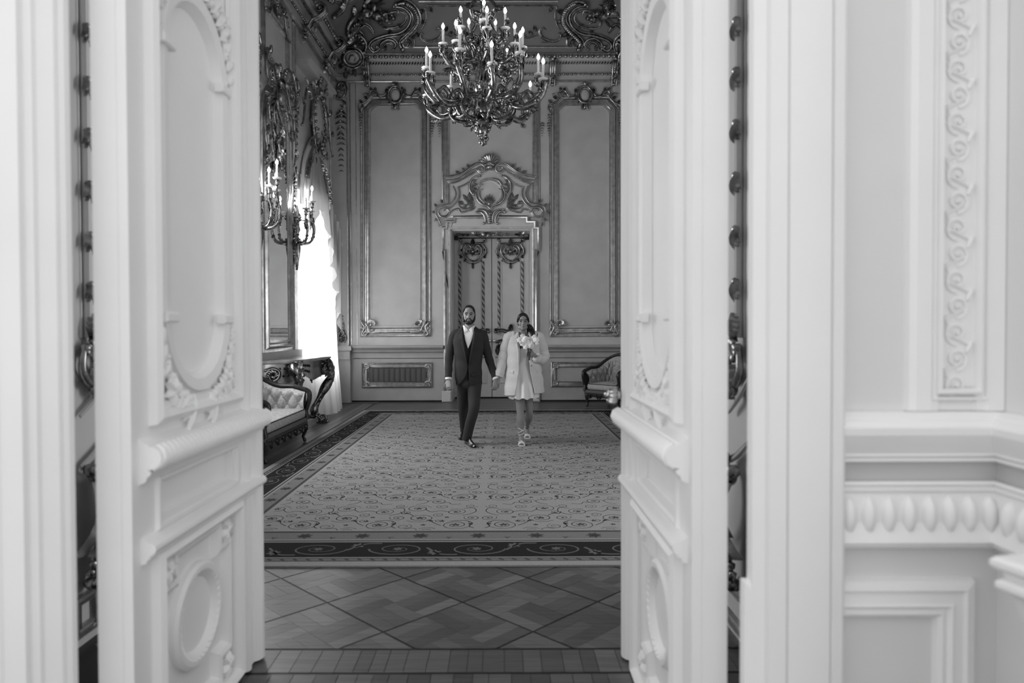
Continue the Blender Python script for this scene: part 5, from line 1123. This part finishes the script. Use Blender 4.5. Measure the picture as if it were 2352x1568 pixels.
m = M(); m.tube(cr([(-3.08, 11.2, .1), (-3.2, 10.9, .16), (-3.22, 10.62, .2), (-3.2, 10.3, .16), (-3.16, 10.05, .1)], 5), .03, 8); m.blob(-3.21, 10.62, .24, .07, .09, .07); part('stretcher', m, BRONZE, tb)
# ================================================================ white carved piece at the right edge of the entrance room
q0 = onY(2272, 1275, 1.62); cb = thing('carved_bench', 'white carved bench end at the lower right edge of the entrance room', 'bench', (q0.x+.1, 1.62, 0))
d_ = V((.25, -.97, 0)).normalized(); n_b = V((-d_.y, d_.x, 0))
for z1_, o1, hgt, nm in ((q0.z, .0, .03, 'top_rail'), (q0.z-.03, .02, .022, 'fillet'), (q0.z-.052, .008, .028, 'moulded_rail')):
    m = M(q0-V((0, 0, q0.z))+V((0, 0, z1_)), d_, n_b, (0, 0, 1)); m.loft([[(o1+e, -.0+o1+e, zq), (.8, o1+e, zq), (.8, .3, zq), (o1+e, .3, zq)] for e, zq in ((.006, -hgt), (0, -hgt*.7), (0, -hgt*.3), (.008, 0))]); part(nm, m, WHITE, cb, smooth=False)
m = M(q0-V((0, 0, q0.z)), d_, n_b, (0, 0, 1)); zt_ = q0.z-.08
m.loft([[(.03+a, .03+b, z), (.8, .03+b, z), (.8, .28, z), (.03+a, .28, z)] for a, b, z in ((0, 0, zt_), (.02, .01, zt_-.06), (.07, .03, zt_-.14), (.16, .06, zt_-.2), (.2, .07, .1), (.2, .07, 0.))]); part('bench_side', m, OFFW, cb, ang=.3)
# ================================================================ the couple
SKIN = mat('skin', .27, .5, noise=.05, scale=30, spec=.3); SKIN2 = mat('skin_warm', .25, .5, noise=.05, scale=30, spec=.3)
HAIR = mat('dark_hair', .012, .45, noise=.3, scale=60); SUIT = mat('charcoal_suit', .032, .8, noise=.12, scale=160, spec=.2); TROU = mat('charcoal_trousers', .036, .8, noise=.1, scale=160, spec=.2); VEST = mat('dark_waistcoat', .025, .8, spec=.2)
SHIRT = mat('white_shirt', .8, .7, spec=.2); SHOE = mat('black_leather', .012, .18, spec=.6); LINEN = mat('ivory_linen', .58, .85, noise=.05, scale=60, bump=.12, bscale=70, spec=.15); DRESS = mat('white_dress', .74, .8, spec=.15)
STRAP = mat('white_leather', .8, .4); EYEM = mat('dark_eye', .015, .2); LIP = mat('lip', .16, .4); PETAL = mat('white_petal', .85, .6); PETAL2 = mat('cream_petal', .68, .6); GREEN = mat('dark_foliage', .05, .6)
def person(loc, label): return thing('person', label, 'person', loc)
def lerp(a, b, t): return a+(b-a)*t
class Torso:
    def __init__(s, rings, e=2.3): s.r = sorted(rings, key=lambda q: q[0]); s.e = e
    def ring(s, z):
        R = s.r
        if z <= R[0][0]: return R[0][1:]
        for a, b in zip(R, R[1:]):
            if z <= b[0]: t = (z-a[0])/(b[0]-a[0]); t = t*t*(3-2*t)*.5+t*.5; return tuple(lerp(x, y, t) for x, y in zip(a[1:], b[1:]))
        return R[-1][1:]
    def pt(s, th, z, off=0.):                                # th=0 viewer right, -pi/2 front
        cx, cy, hw, hd = s.ring(z); c, q = cos(th), sin(th); p = 2/s.e
        return (cx+(hw+off)*abs(c)**p*(1 if c > 0 else -1), cy+(hd+off)*abs(q)**p*(1 if q > 0 else -1), z)
    def front(s, X, z, off=0.):
        cx, cy, hw, hd = s.ring(z); t = min(1, abs(X-cx)/hw); return (X, cy-(hd+off)*(1-t**s.e)**(1/s.e), z)
    def thX(s, X, z):                                         # angle on the front where x = X
        cx, cy, hw, hd = s.ring(z); t = max(-1, min(1, (X-cx)/hw)); c = abs(t)**(s.e/2); return -math.acos(max(-1, min(1, c if t > 0 else -c)))
    def solid(s, m, z0, z1, n=14, k=28, off=0.):
        m.loft([[s.pt(2*pi*j/k, z0+(z1-z0)*i/n, off) for j in range(k)] for i in range(n+1)])
def shell_open(T, z0, z1, eL, eR, th=.012, off=.012, nu=56, nv=30, hem=None, wrinkle=.004):
    """open-fronted coat body: eL / eR give the x of the two front edges at a height"""
    m = M(); g = []
    for o in (off, off+th):
        gg = []
        for j in range(nv+1):
            v = j/nv; row = []
            for i in range(nu+1):
                u = i/nu; zb = z0+(hem(u) if hem else 0); z = zb+(z1-zb)*v
                a = T.thX(eR(z), z); b = T.thX(eL(z), z)       # both in (-pi,0); go round the back
                th_ = a+(2*pi+b-a)*u if 0 else a+u*(2*pi-(a-b)) if a > b else a
                w = wrinkle*sin(9*u*pi+14*v)*(1-v)+wrinkle*.6*sin(31*v+5*u)
                row.append(m.p(*T.pt(th_, z, o+w)))
            gg.append(row)
        g.append(gg)
    for q, gg in enumerate(g):
        for j in range(nv):
            for i in range(nu): f = (gg[j][i], gg[j][i+1], gg[j+1][i+1], gg[j+1][i]); m.face(*f)
    a, b = g
    for j in range(nv):
        for i in (0, nu): m.face(a[j][i], b[j][i], b[j+1][i], a[j+1][i])
    for i in range(nu):
        for j in (0, nv): m.face(a[j][i], a[j][i+1], b[j][i+1], b[j][i])
    return m
def plate(T, pts, off, th=.006, sub=4):                       # piece of cloth laid on the front of a torso; pts (x, z)
    m = M(); c = (sum(p[0] for p in pts)/len(pts), sum(p[1] for p in pts)/len(pts)); n = len(pts)
    rows = []
    for k in range(sub+1):
        t = k/sub; rows.append([m.p(*T.front(lerp(p[0], c[0], t), lerp(p[1], c[1], t), off+th*(1 if k else 0.4))) for p in pts])
    base = [m.p(*T.front(p[0], p[1], off-.012)) for p in pts]
    m.bridge(base, rows[0])
    for a, b in zip(rows, rows[1:]): m.bridge(a, b)
    return m
def hand(m, W_, side, d, up, curl=1., L=.185, spread=.2, thumb=1., s=1.):
    """W_ wrist, d direction of the palm, up = back-of-hand normal, side: thumb direction sign"""
    d = V(d).normalized(); up = V(up); up = (up-d*up.dot(d)).normalized(); x = d.cross(up)*side; L *= s
    P = V(W_)
    m.loft([[P+d*q*L+x*(w*cos(2*pi*j/10))*L+up*(t*sin(2*pi*j/10))*L for j in range(10)] for q, w, t in ((-.12, .15, .11), (0, .17, .11), (.2, .22, .1), (.42, .24, .09), (.52, .22, .07))])
    for i, (o, l) in enumerate(((.17, .40), (.06, .45), (-.06, .42), (-.17, .33))):
        b = P+d*.47*L+x*o*L; dr = (d+x*o*spread).normalized(); pts = [b-d*.06*L, b]; a = 0.
        for seg, k in ((.42, .5), (.32, .75), (.26, .55)):
            a += curl*k; v = dr*cos(a)-up*sin(a); pts.append(pts[-1]+v*l*seg*L)
        m.tube([tuple(p) for p in pts], [.052*L, .052*L, .047*L, .041*L, .032*L], 8)
    b = P+d*.12*L+x*.18*L; v1 = (d*.6+x*.75*thumb-up*.25).normalized(); v2 = (d*.9+x*.1*thumb-up*.5*curl).normalized()
    m.tube([tuple(q) for q in (b-v1*.06*L, b+v1*.16*L, b+v1*.24*L+v2*.14*L, b+v1*.24*L+v2*.28*L)], [.06*L, .062*L, .05*L, .036*L], 8)
def headmesh(m, C, s=1., jaw=1.):
    x0, y0, z0 = C; B = lambda dx, dy, dz, a, b=None, c=None: m.blob(x0+dx*s, y0+dy*s, z0+dz*s, a*s, (b or a)*s, (c or a)*s, 16, 12)
    B(0, .012, .03, .079, .098, .098); B(0, -.02, -.035, .064*jaw, .072, .085); B(0, -.045, -.082, .042*jaw, .042, .036); B(0, .0, -.06, .06*jaw, .06, .06)
    m.tube([(x0, y0-.088*s, z0+.018*s), (x0, y0-.1*s, z0-.005*s), (x0, y0-.112*s, z0-.024*s), (x0, y0-.09*s, z0-.034*s)], [.009*s, .011*s, .015*s, .012*s], 8); B(-.012, -.095, -.026, .009); B(.012, -.095, -.026, .009)
    for q in (-1, 1): B(q*.03, -.076, .028, .03, .016, .011); B(q*.036, -.06, -.024, .026, .024, .026); B(q*.078, .008, -.012, .009, .02, .03); B(q*.05*jaw, -.005, -.07, .022, .04, .03)
    B(0, -.088, -.052, .023, .012, .007); B(0, -.088, -.064, .02, .012, .008); B(0, -.06, .06, .05, .03, .04)
    m.tube([(x0, y0+.02*s, z0-.05*s), (x0, y0+.028*s, z0-.13*s), (x0, y0+.035*s, z0-.2*s)], [.052*s*jaw, .052*s*jaw, .062*s*jaw], 14)
def eyes(root, C, s, dx, z=.008):
    for q in (-1, 1):
        m = M(); m.blob(C[0]+q*dx*s, C[1]-.0845*s, C[2]+z*s, .014*s, .006*s, .0055*s, 8, 6); ob('eye', m, EYEM, root)
        m = M(); m.tube([(C[0]+q*(dx-.018)*s, C[1]-.0925*s, C[2]+(z+.02)*s), (C[0]+q*dx*s, C[1]-.094*s, C[2]+(z+.026)*s), (C[0]+q*(dx+.022)*s, C[1]-.08*s, C[2]+(z+.019)*s)], [.0045*s, .0052*s, .003*s], 6); ob('eyebrow', m, HAIR, root)
# ---------------------------------------------------------------- man
YM = 9.05
def mp(px, py, dy=0.): return tuple(onY(px, py, YM+dy))
zm = lambda py: onY(1078, py, YM).z
xm_ = lambda px: onY(px, 800, YM).x
k_ = YM/F
toe = onZ(1091, 1031); man = person((toe.x-.07, YM, .0128), 'bearded man in a charcoal three-piece suit walking and holding hands')
hc = V(mp(1077.5, 724)); hc.y = YM-.03
ank = (onZ(1076, 1009).x, 9.03)                                # front ankle x,y
rank_ = (onY(1067, 994, 9.55).x, 9.55)
m = M(); headmesh(m, hc, 1.03, 1.05)
m.tube([(hc.x, YM, zm(762)), (hc.x, YM+.02, zm(800)), (hc.x, YM, zm(850)), (hc.x, YM, zm(890))], [.06, .09, .08, .08], 14, flat=.75)
armL = [mp(1044, 770, .0), mp(1036, 800, .01), mp(1031.5, 824, .0), mp(1030.5, 850, -.05), mp(1030, 872, -.09)]
armR = [mp(1109, 771, .0), mp(1117, 800, .02), mp(1124.5, 828, .02), mp(1132, 850, -.02), mp(1139.5, 871, -.06)]
for A_ in (armL, armR): m.tube(A_, [.05, .05, .042, .038, .03], 10)
hand(m, armL[-1], 1, (.05, -.25, -1), (-.55, -.85, 0), 1.05, .2, .1); hand(m, mp(1139, 872, -.06), -1, (-.1, -.2, -1), (.6, -.8, 0), 1.05, .2, .1)
hipR, hipL = mp(1090, 885), mp(1064, 885, .03)
kneeR = mp(1088, 941, -.14); kneeL = mp(1064, 938, .2)
anR = (ank[0]-.005, ank[1], .1); anL = (rank_[0], rank_[1], .13)
m.tube([hipR, kneeR, anR], [.075, .055, .04], 10); m.tube([hipL, kneeL, anL], [.075, .055, .04], 10)
link('body', remesh(m, 'body', SKIN, .0065, 4, .5), man)
# hair and beard
x, y, z = hc; m = M()
m.blob(x, y+.02, z+.052, .0835, .103, .087, 18, 12); cut = [v for v in m.v]

for q in (-1, 1): m.tube([(x+q*.06, y-.062, z+.085), (x+q*.074, y-.038, z+.055), (x+q*.08, y-.016, z+.02), (x+q*.08, y-.012, z-.015)], [.008, .008, .007, .007], 8)
link('hair', remesh(m, 'hair', HAIR, .005, 2), man)
m = M(); m.blob(x, y+.026, z+.012, .0855, .09, .072, 16, 10); link('hair_sides', remesh(m, 'hair_sides', HAIR, .006, 2), man)
m = M(); m.blob(x, y-.048, z-.094, .05, .05, .038, 14, 10); m.blob(x, y-.02, z-.078, .066, .06, .05, 14, 10)
for q in (-1, 1): m.tube([(x+q*.076, y-.01, z-.01), (x+q*.073, y-.03, z-.05), (x+q*.055, y-.06, z-.08)], [.008, .016, .022], 8); m.tube([(x, y-.1, z-.043), (x+q*.02, y-.097, z-.046), (x+q*.034, y-.083, z-.062), (x+q*.034, y-.075, z-.085)], [.006, .008, .008, .01], 8)
link('beard', remesh(m, 'beard', HAIR, .005, 3), man)
m = M(); m.blob(x, y-.1, z-.06, .02, .008, .008, 10, 6); ob('lips', m, LIP, man)
eyes(man, hc, 1.03, .031, .006)
# torso under the coat
T = Torso([(zm(884), xm_(1076), YM, .155, .105), (zm(858), xm_(1075.5), YM, .165, .115), (zm(830), xm_(1076), YM, .16, .112), (zm(800), xm_(1076.5), YM, .185, .125), (zm(780), xm_(1077), YM, .2, .125), (zm(768), xm_(1077), YM+.01, .2, .11), (zm(760), xm_(1077), YM+.02, .165, .09), (zm(753), xm_(1077), YM+.025, .1, .075), (zm(749), xm_(1077), YM+.025, .075, .068)])
m = M(); T.solid(m, zm(882), zm(750), 20, 32, -.012); ob('waistcoat', m, VEST, man)
Pz = lambda l: [(xm_(a), zm(b)) for a, b in l]
m = plate(T, Pz([(1064, 750), (1091, 750), (1090, 765), (1084, 782), (1076, 800), (1070, 782), (1066, 765)]), -.004, .006, 5); ob('shirt', m, SHIRT, man)
for l in ([(1063, 747), (1067, 747), (1076, 757), (1067.5, 764)], [(1092, 747), (1088, 747), (1077, 757), (1085, 763)]): m = plate(T, Pz(l), .012, .008, 3); ob('collar', m, SHIRT, man)
def eL(z):
    p = (zm(748)-z)/(zm(748)-zm(838))
    return xm_(1062+13*max(0, p)**.9) if z > zm(838) else xm_(1075-19*((zm(838)-z)/(zm(838)-zm(882)))**2.2)
def eR(z):
    p = (zm(748)-z)/(zm(748)-zm(838))
    return xm_(1092-16.*max(0, p)**.9) if z > zm(838) else xm_(1076+3*((zm(838)-z)/(zm(838)-zm(882))))
m = shell_open(T, zm(882), zm(750), eL, eR, .012, .006, 60, 34)
ms = M(); ms.v = m.v; ms.f = m.f; jk = ob('jacket', ms, SUIT, man, ang=1.)
m = M()
for A_, c in ((armL, 1), (armR, 1)):
    A2 = [V(p) for p in A_]; sh_ = A2[0]; inn_ = V((xm_(1077), YM+.01, sh_.z))
    P = [tuple(sh_.lerp(inn_, .35)+V((0, 0, .018))), tuple(sh_+V((0, 0, .004)))]+[tuple(p) for p in A2[1:4]]+[tuple(A2[3].lerp(A2[4], .8))]
    P = cr(P, 4); n = len(P); m.tube(P, [lerp(.07, .047, min(1, i/(n-1)*1.05))+.003*sin(i*1.7) for i in range(n)], 14)
link('sleeves', remesh(m, 'sleeves', SUIT, .009, 3), man)
for A_ in (armL, armR):
    a, b = V(A_[3]), V(A_[4]); m = M(); m.tube([tuple(a.lerp(b, .75)), tuple(a.lerp(b, .98))], .044, 14); ob('shirt_cuff', m, SHIRT, man)
for l in ([(1063, 750), (1056, 768), (1055, 776), (1062, 778), (1060, 784), (1074, 837), (1070, 805), (1066, 775)], [(1091, 750), (1099, 768), (1100, 776), (1093, 778), (1096, 784), (1077, 837), (1083, 805), (1088, 775)]):
    m = plate(T, Pz(l), .02, .007, 4); ob('lapel', m, SUIT, man)
m = M()
for a, b in ((1073.5, 838), ): m.blob(*T.front(xm_(a), zm(b), .03), .009, .005, .009)
ob('jacket_button', m, SHOE, man)
m = M(); pp = plate(T, Pz([(1084, 858), (1104, 856), (1104, 862), (1084, 864)]), .03, .006, 2); ob('pocket_flap', pp, SUIT, man)
pp = plate(T, Pz([(1092, 800), (1101, 798), (1101, 801), (1092, 803)]), .028, .005, 2); ob('breast_pocket', pp, SUIT, man)
# trousers
m = M(); m.blob(xm_(1076.5), YM, zm(878), .15, .11, .1, 16, 10)
def legt(h, kn, an, w0, w1, w2):
    P = cr([tuple(V(h)+V((0, 0, .03))), tuple(V(h).lerp(V(kn), .5)), kn, tuple(V(kn).lerp(V(an), .55)), (an[0], an[1], an[2]-.035)], 6); n = len(P); m.tube(P, [lerp(lerp(w0, w1, min(1, i/(n*.5))), w2, max(0, (i-n*.5)/(n*.5))) for i in range(n)], 16)
legt(hipR, kneeR, anR, .098, .07, .062); legt(hipL, kneeL, anL, .098, .07, .058)
link('trousers', remesh(m, 'trousers', TROU, .009, 4), man)
def shoe(root, hx, hy, tx, ty, z0=.013, lift=0., w=.048):
    a = V((hx, hy, 0)); b = V((tx, ty, 0)); d = (b-a).normalized(); s_ = V((-d.y, d.x, 0)); Ln = (b-a).length; m = M()
    def R(q, hw, h, zb): c = a+d*q*Ln; zz_ = z0+zb+lift*(1-q); return [tuple(c+s_*hw*cos(2*pi*j/14)*(1 if sin(2*pi*j/14) < .2 else .8)+V((0, 0, zz_+h*max(0, sin(2*pi*j/14))+(0.0 if sin(2*pi*j/14) > -.3 else -.0)))) for j in range(14)]
    m.loft([R(0, .026, .085, .02), R(.05, .034, .1, .018), R(.22, .036, .1, .018), R(.4, .038, .085, .014), R(.6, .046, .064, .01), R(.8, .045, .046, .012), R(.94, .032, .034, .016), R(1., .012, .018, .02)]); u = ob('shoe', m, SHOE, root)
    m = M()
    def S2(q, hw, z_): c = a+d*q*Ln; return [tuple(c+s_*hw*e+V((0, 0, z0+z_+lift*(1-q)))) for e in (-1, 1)]
    rows = [(0.0, .028), (.3, .03), (.6, .046), (.85, .042), (1., .014)]
    t_ = [S2(q, w_, .018) for q, w_ in rows]; b_ = [S2(q, w_, .006) for q, w_ in rows]
    ring = [x[0] for x in t_]+[x[1] for x in t_[::-1]]; ring2 = [x[0] for x in b_]+[x[1] for x in b_[::-1]]
    m.loft([ring2, ring]); c = a+d*.1*Ln; m.loft([[tuple(a+d*q*Ln+s_*e*.03+V((0, 0, z_+lift*(1-q)))) for q, e in ((0, -1), (.24, -1), (.24, 1), (0, 1))] for z_ in (z0, z0+.02)]); ob('sole', m, SHOE, u)
    return u
shoe(man, ank[0]-.005, ank[1]+.045, toe.x, toe.y-.0, .013)
shoe(man, rank_[0]-.01, rank_[1]+.04, rank_[0]-.04, rank_[1]-.23, .013, .02)
# ---------------------------------------------------------------- woman
YF = 9.05
def wp(px, py, dy=0.): return tuple(onY(px, py, YF+dy))
zf_ = lambda py: onY(1200, py, YF).z
xf = lambda px: onY(px, 800, YF).x
ft = onZ(1198, 1026); fb = onZ(1211, 1009)
wom = person((ft.x+.03, YF, .0128), 'woman in a white blazer over a short white dress carrying a bouquet')
hw_ = V(wp(1201.2, 740)); hw_.y = YF-.02; s_w = .95
m = M(); headmesh(m, hw_, s_w, .84)
m.tube([(hw_.x, YF+.02, zf_(772)), (hw_.x, YF+.02, zf_(800)), (hw_.x, YF, zf_(840)), (hw_.x, YF, zf_(885))], [.1, .11, .08, .1], 14, flat=.75)
m.tube([wp(1180, 776, .0), wp(1222, 776, 0)], .045, 12)
aL = [wp(1170, 778), wp(1161, 802, .01), wp(1155, 828, .01), wp(1150, 850, -.03), wp(1144.5, 868, -.06)]
aR = [wp(1236, 777), wp(1246, 800, .03), wp(1250, 822, .02), wp(1236, 823, -.12), wp(1227, 815, -.2)]
for A_ in (aL, aR): m.tube(A_, [.04, .04, .034, .03, .024], 10)
hand(m, aL[-1], 1, (-.35, -.1, -1), (-.3, -.95, 0), .8, .165, .1)
hand(m, aR[-1], -1, (-.97, -.1, .2), (.25, .96, .0), 1.15, .172, .12)
fkn = wp(1195, 950, -.05); bkn = wp(1216, 948, .08)
fan = (onY(1197, 998, 8.98).x, 8.99, .15); ban = (onY(1210.5, 990, 9.56).x, 9.56, .15)
def wleg(h, kn, an, tx, ty):
    P = cr([h, tuple(V(h).lerp(V(kn), .5)), kn, tuple(V(kn).lerp(V(an), .35)), tuple(V(kn).lerp(V(an), .7)), an], 5); n = len(P)
    R = [.085, .08, .074, .068, .062, .058, .056, .054, .052, .05, .049, .05, .052, .054, .054, .053, .051, .047, .043, .039, .036, .034, .033, .032, .032, .033]; m.tube(P, [R[min(25, int(i*25/(n-1)))] for i in range(n)], 14)
    m.tube([(an[0], an[1]+.035, .105), (an[0], an[1]+.0, .11), (lerp(an[0], tx, .55), lerp(an[1], ty, .55), .07), (lerp(an[0], tx, .8), lerp(an[1], ty, .8), .042), (tx, ty, .036)], [.024, .034, .032, .036, .022], 12)
    for i in range(5): q = (i-2)*.0125; m.tube([(tx+q, ty+.03, .036), (tx+q*1.1, ty-.012+abs(i-1)*.006, .032)], [.0085, .007], 7)
wleg(wp(1193, 893, -.02), fkn, fan, ft.x, ft.y+.02); wleg(wp(1213, 893, .04), bkn, ban, fb.x, fb.y+.03)
link('body', remesh(m, 'body', SKIN2, .0062, 5, .5), wom)
x, y, z = hw_; m = M(); m.blob(x, y+.02, z+.04, .08, .102, .088, 18, 12); m.blob(x, y+.04, z-.0, .077, .08, .075, 16, 10)
for q in (-1, 1): m.tube([(x+q*.004, y-.072, z+.098), (x+q*.04, y-.066, z+.082), (x+q*.066, y-.04, z+.045), (x+q*.075, y-.01, z+.0)], [.012, .016, .016, .012], 8)
link('hair', remesh(m, 'hair', HAIR, .006, 2), wom)
m = M(); P = cr([(x+.05, y+.07, z-.03), (x+.085, y+.05, z-.07), tuple(V(wp(1219, 760, .02))), tuple(V(wp(1223, 767, -.04))), tuple(V(wp(1222, 776, -.07)))], 4); n = len(P); m.tube(P, [.03+.022*sin(pi*i/(n-1)) for i in range(n)], 12); ob('ponytail', m, HAIR, wom)
eyes(wom, hw_, s_w, .0345, .01)
m = M(); m.blob(x, y-.094*s_w, z-.053, .022, .007, .006, 10, 6); ob('lips', m, LIP, wom)
# dress
TW = Torso([(zf_(912), xf(1203), YF, .19, .19), (zf_(890), xf(1202.5), YF, .185, .17), (zf_(868), xf(1202), YF, .165, .14), (zf_(835), xf(1202), YF, .13, .105), (zf_(815), xf(1202), YF-.01, .14, .125), (zf_(800), xf(1202), YF-.01, .15, .13), (zf_(790), xf(1202), YF, .15, .11)], 2.1)
m = M(); nn = 72
def drs(u, v):
    z = zf_(913)+(zf_(797)-zf_(913))*v; th_ = 2*pi*u; pl_ = max(0, 1-v*1.7); p = TW.pt(th_, z, .02*pl_*sin(th_*11)+.004)
    dip = .035*max(0, (v-.88)/.12)*(abs(sin(th_*2)))*(1 if sin(th_) < 0 else 0)
    return (p[0], p[1], p[2]-dip+.012*pl_*sin(th_*11+1))
m.grid(drs, nn, 26, True); ob('dress', m, DRESS, wom, ang=2)
# blazer
TB = Torso([(zf_(906), xf(1203), YF, .262, .2), (zf_(870), xf(1203), YF, .24, .18), (zf_(830), xf(1202), YF, .212, .16), (zf_(800), xf(1202), YF, .205, .15), (zf_(785), xf(1202), YF+.005, .21, .135), (zf_(775), xf(1202), YF+.01, .212, .115), (zf_(770), xf(1202), YF+.015, .19, .1), (zf_(765.5), xf(1202), YF+.02, .13, .088), (zf_(761), xf(1202), YF+.02, .08, .075)], 2.3)
def pw(z, l):
    py = 1200; Z = [(zf_(b), xf(a)) for a, b in l]
    for (za, xa), (zb_, xb) in zip(Z, Z[1:]):
        if z >= zb_: t = (za-z)/(za-zb_); return lerp(xa, xb, max(0, min(1, t)))
    return Z[-1][1]
bL = lambda z: pw(z, [(1191, 760), (1192.5, 780), (1193.5, 815), (1191, 850), (1186, 880), (1181, 908)])
bR = lambda z: pw(z, [(1214, 760), (1213, 780), (1212, 815), (1217, 850), (1222, 880), (1228, 908)])
m = shell_open(TB, zf_(906), zf_(762), bL, bR, .012, .0, 64, 34, hem=lambda u: .03*(1-u)+.012*sin(7*u), wrinkle=.007); ob('blazer', m, LINEN, wom, ang=1.)
m = M()
for A_, last in ((aL, .86), (aR, .62)):
    A2 = [V(p) for p in A_]; inn_ = V((xf(1202), YF+.01, A2[0].z)); P = [tuple(A2[0].lerp(inn_, .3)+V((0, 0, .02))), tuple(A2[0]+V((0, 0, .012)))]+[tuple(p) for p in A2[1:4]]+[tuple(A2[3].lerp(A2[4], last))]
    P = cr(P, 4); n = len(P); m.tube(P, [lerp(.086, .062, i/(n-1))+.006*sin(i*1.9) for i in range(n)], 14)
link('sleeves', remesh(m, 'sleeves', LINEN, .009, 3), wom)
Pw = lambda l: [(xf(a), zf_(b)) for a, b in l]
for l in ([(1189.5, 764), (1182, 772), (1180, 783), (1187, 785), (1184, 790), (1190, 838), (1191.5, 810), (1190.5, 785)], [(1216, 764), (1223, 772), (1225, 783), (1218, 785), (1221, 790), (1217.5, 838), (1215, 810), (1215, 785)]):
    m = plate(TB, Pw(l), .014, .008, 4); ob('lapel', m, LINEN, wom)
for l in ([(1231, 845), (1244, 842), (1245, 853), (1233, 856)], [(1162, 848), (1178, 850), (1178, 857), (1161, 855)]): m = plate(TB, Pw(l), .026, .006, 2); ob('pocket_flap', m, LINEN, wom)
m = M(); m.blob(*TB.front(xf(1219), zf_(838), .018), .011, .006, .011); ob('blazer_button', m, BRONZE, wom)
# sandals
def sandal(an, kn, tx, ty):
    m = M(); a = V((an[0], an[1]+.05, 0)); b = V((tx, ty-.025, 0)); d = (b-a).normalized(); s_ = V((-d.y, d.x, 0)); Ln = (b-a).length
    rows = [(0, .022, .085), (.25, .024, .078), (.5, .03, .045), (.7, .04, .02), (.9, .04, .013), (1.02, .022, .013)]
    t_ = [[tuple(a+d*q*Ln+s_*w*e+V((0, 0, z_+.0))) for e in (-1, 1)] for q, w, z_ in rows]; u_ = [[(p[0], p[1], max(.0128, p[2]-.01)) for p in r] for r in t_]
    R = []
    for T_, U_ in zip(t_, u_): R.append([T_[0], T_[1], U_[1], U_[0]])
    m.loft(R); h = a+d*.06*Ln; m.tube([(h.x, h.y, .078), (h.x, h.y, .0128)], [.014, .007], 8); so = ob('sandal', m, STRAP, wom)
    m = M(); zt = .043
    for q, h_, w in ((.92, .05, .043), (.8, .062, .044), (.7, .075, .04)):
        c = a+d*q*Ln; m.tube([tuple(c+s_*w*cos(t)+V((0, 0, .018+h_*.72*sin(t)))-d*.0) for t in [pi*i/10 for i in range(11)]], .005, 6)
    c0 = a+d*.95*Ln; c1 = a+d*.62*Ln
    for sg in (1, -1): m.tube([tuple(c0+s_*sg*.042+V((0, 0, .03))), tuple((c0+c1)/2+V((0, 0, .075))), tuple(c1-s_*sg*.036+V((0, 0, .06)))], .0048, 6)
    for z_, tl in ((an[2]+.035, .02), (an[2]+.06, -.02), (an[2]-.005, .015)):
        r = .0345; q = (z_-an[2])/(kn[2]-an[2]); ax_, ay_ = lerp(an[0], kn[0], q), lerp(an[1], kn[1], q); m.tube([(ax_+r*cos(t), ay_+r*sin(t), z_+tl*cos(t)*1.0) for t in [2*pi*i/16 for i in range(17)]], .0048, 6)
    ob('straps', m, STRAP, so)
sandal(fan, fkn, ft.x, ft.y); sandal(ban, bkn, fb.x, fb.y)
# ---------------------------------------------------------------- bouquet held in her hand
gp = V(wp(1216.5, 812, -.245)); bq = thing('bouquet', 'small bouquet of white and cream flowers held by the woman', 'bouquet', tuple(gp))
m = M()
for i in range(9): a = i*.7; m.tube([(gp.x+.010*cos(a)-.008, gp.y+.01*sin(a), gp.z-.085), (gp.x+.007*cos(a), gp.y+.007*sin(a), gp.z), (gp.x+.03*cos(a), gp.y+.03*sin(a), gp.z+.07)], .005, 6)
part('stems', m, GREEN, bq); rr = random.Random(6)
m = M(); m.lathe([(.015, .02), (.018, .035), (.017, .05)], 12, tuple(gp)); part('ribbon', m, STRAP, bq)
FL = [(1200.5, 772, 6), (1206, 776, 5), (1203, 782, 6.5), (1194, 780, 7), (1200, 789, 6), (1207.5, 795.5, 6.5), (1218, 779, 6), (1225, 777, 6), (1231, 780, 7), (1219, 793, 8), (1212, 785, 6), (1222, 785, 6), (1228, 772, 4.5), (1232, 787, 5), (1213, 778, 5), (1196, 786, 4), (1209, 789, 5)]
for i, (px, py, r) in enumerate(FL):
    c = V(wp(px, py, -.25+rr.uniform(-.03, .03))); R = r*k_; f = V((rr.uniform(-.3, .3), -1, rr.uniform(.1, .6))).normalized(); a_ = f.orthogonal().normalized(); b_ = f.cross(a_); m = M(c, a_, b_, f)
    for ly, (kk, rad, hz) in enumerate(((6, .62, .0), (5, .42, .28), (3, .2, .5))):
        for j in range(kk):
            t = 2*pi*j/kk+ly*.5; m.blob(R*rad*cos(t), R*rad*sin(t), R*hz, R*.46*(1-.2*ly), R*.46*(1-.2*ly), R*.2, 9, 6)
    m.blob(0, 0, R*.25, R*.3, R*.3, R*.2, 8, 5); fl_ = part('flower', m, PETAL if i % 3 else PETAL2, bq)
m = M()
for i in range(16):
    px, py = rr.uniform(1196, 1233), rr.uniform(772, 795); c = V(wp(px, py, -.22)); m.O = c; m.A = V((1, 0, 0)); m.B = V((0, 0, 1)); m.N = V((0, -1, 0)); m.leaf(0, 0, rr.uniform(.2, 2.9), rr.uniform(.04, .07), .018, 0, .01, k=4)
part('foliage', m, GREEN, bq, kind='stuff')
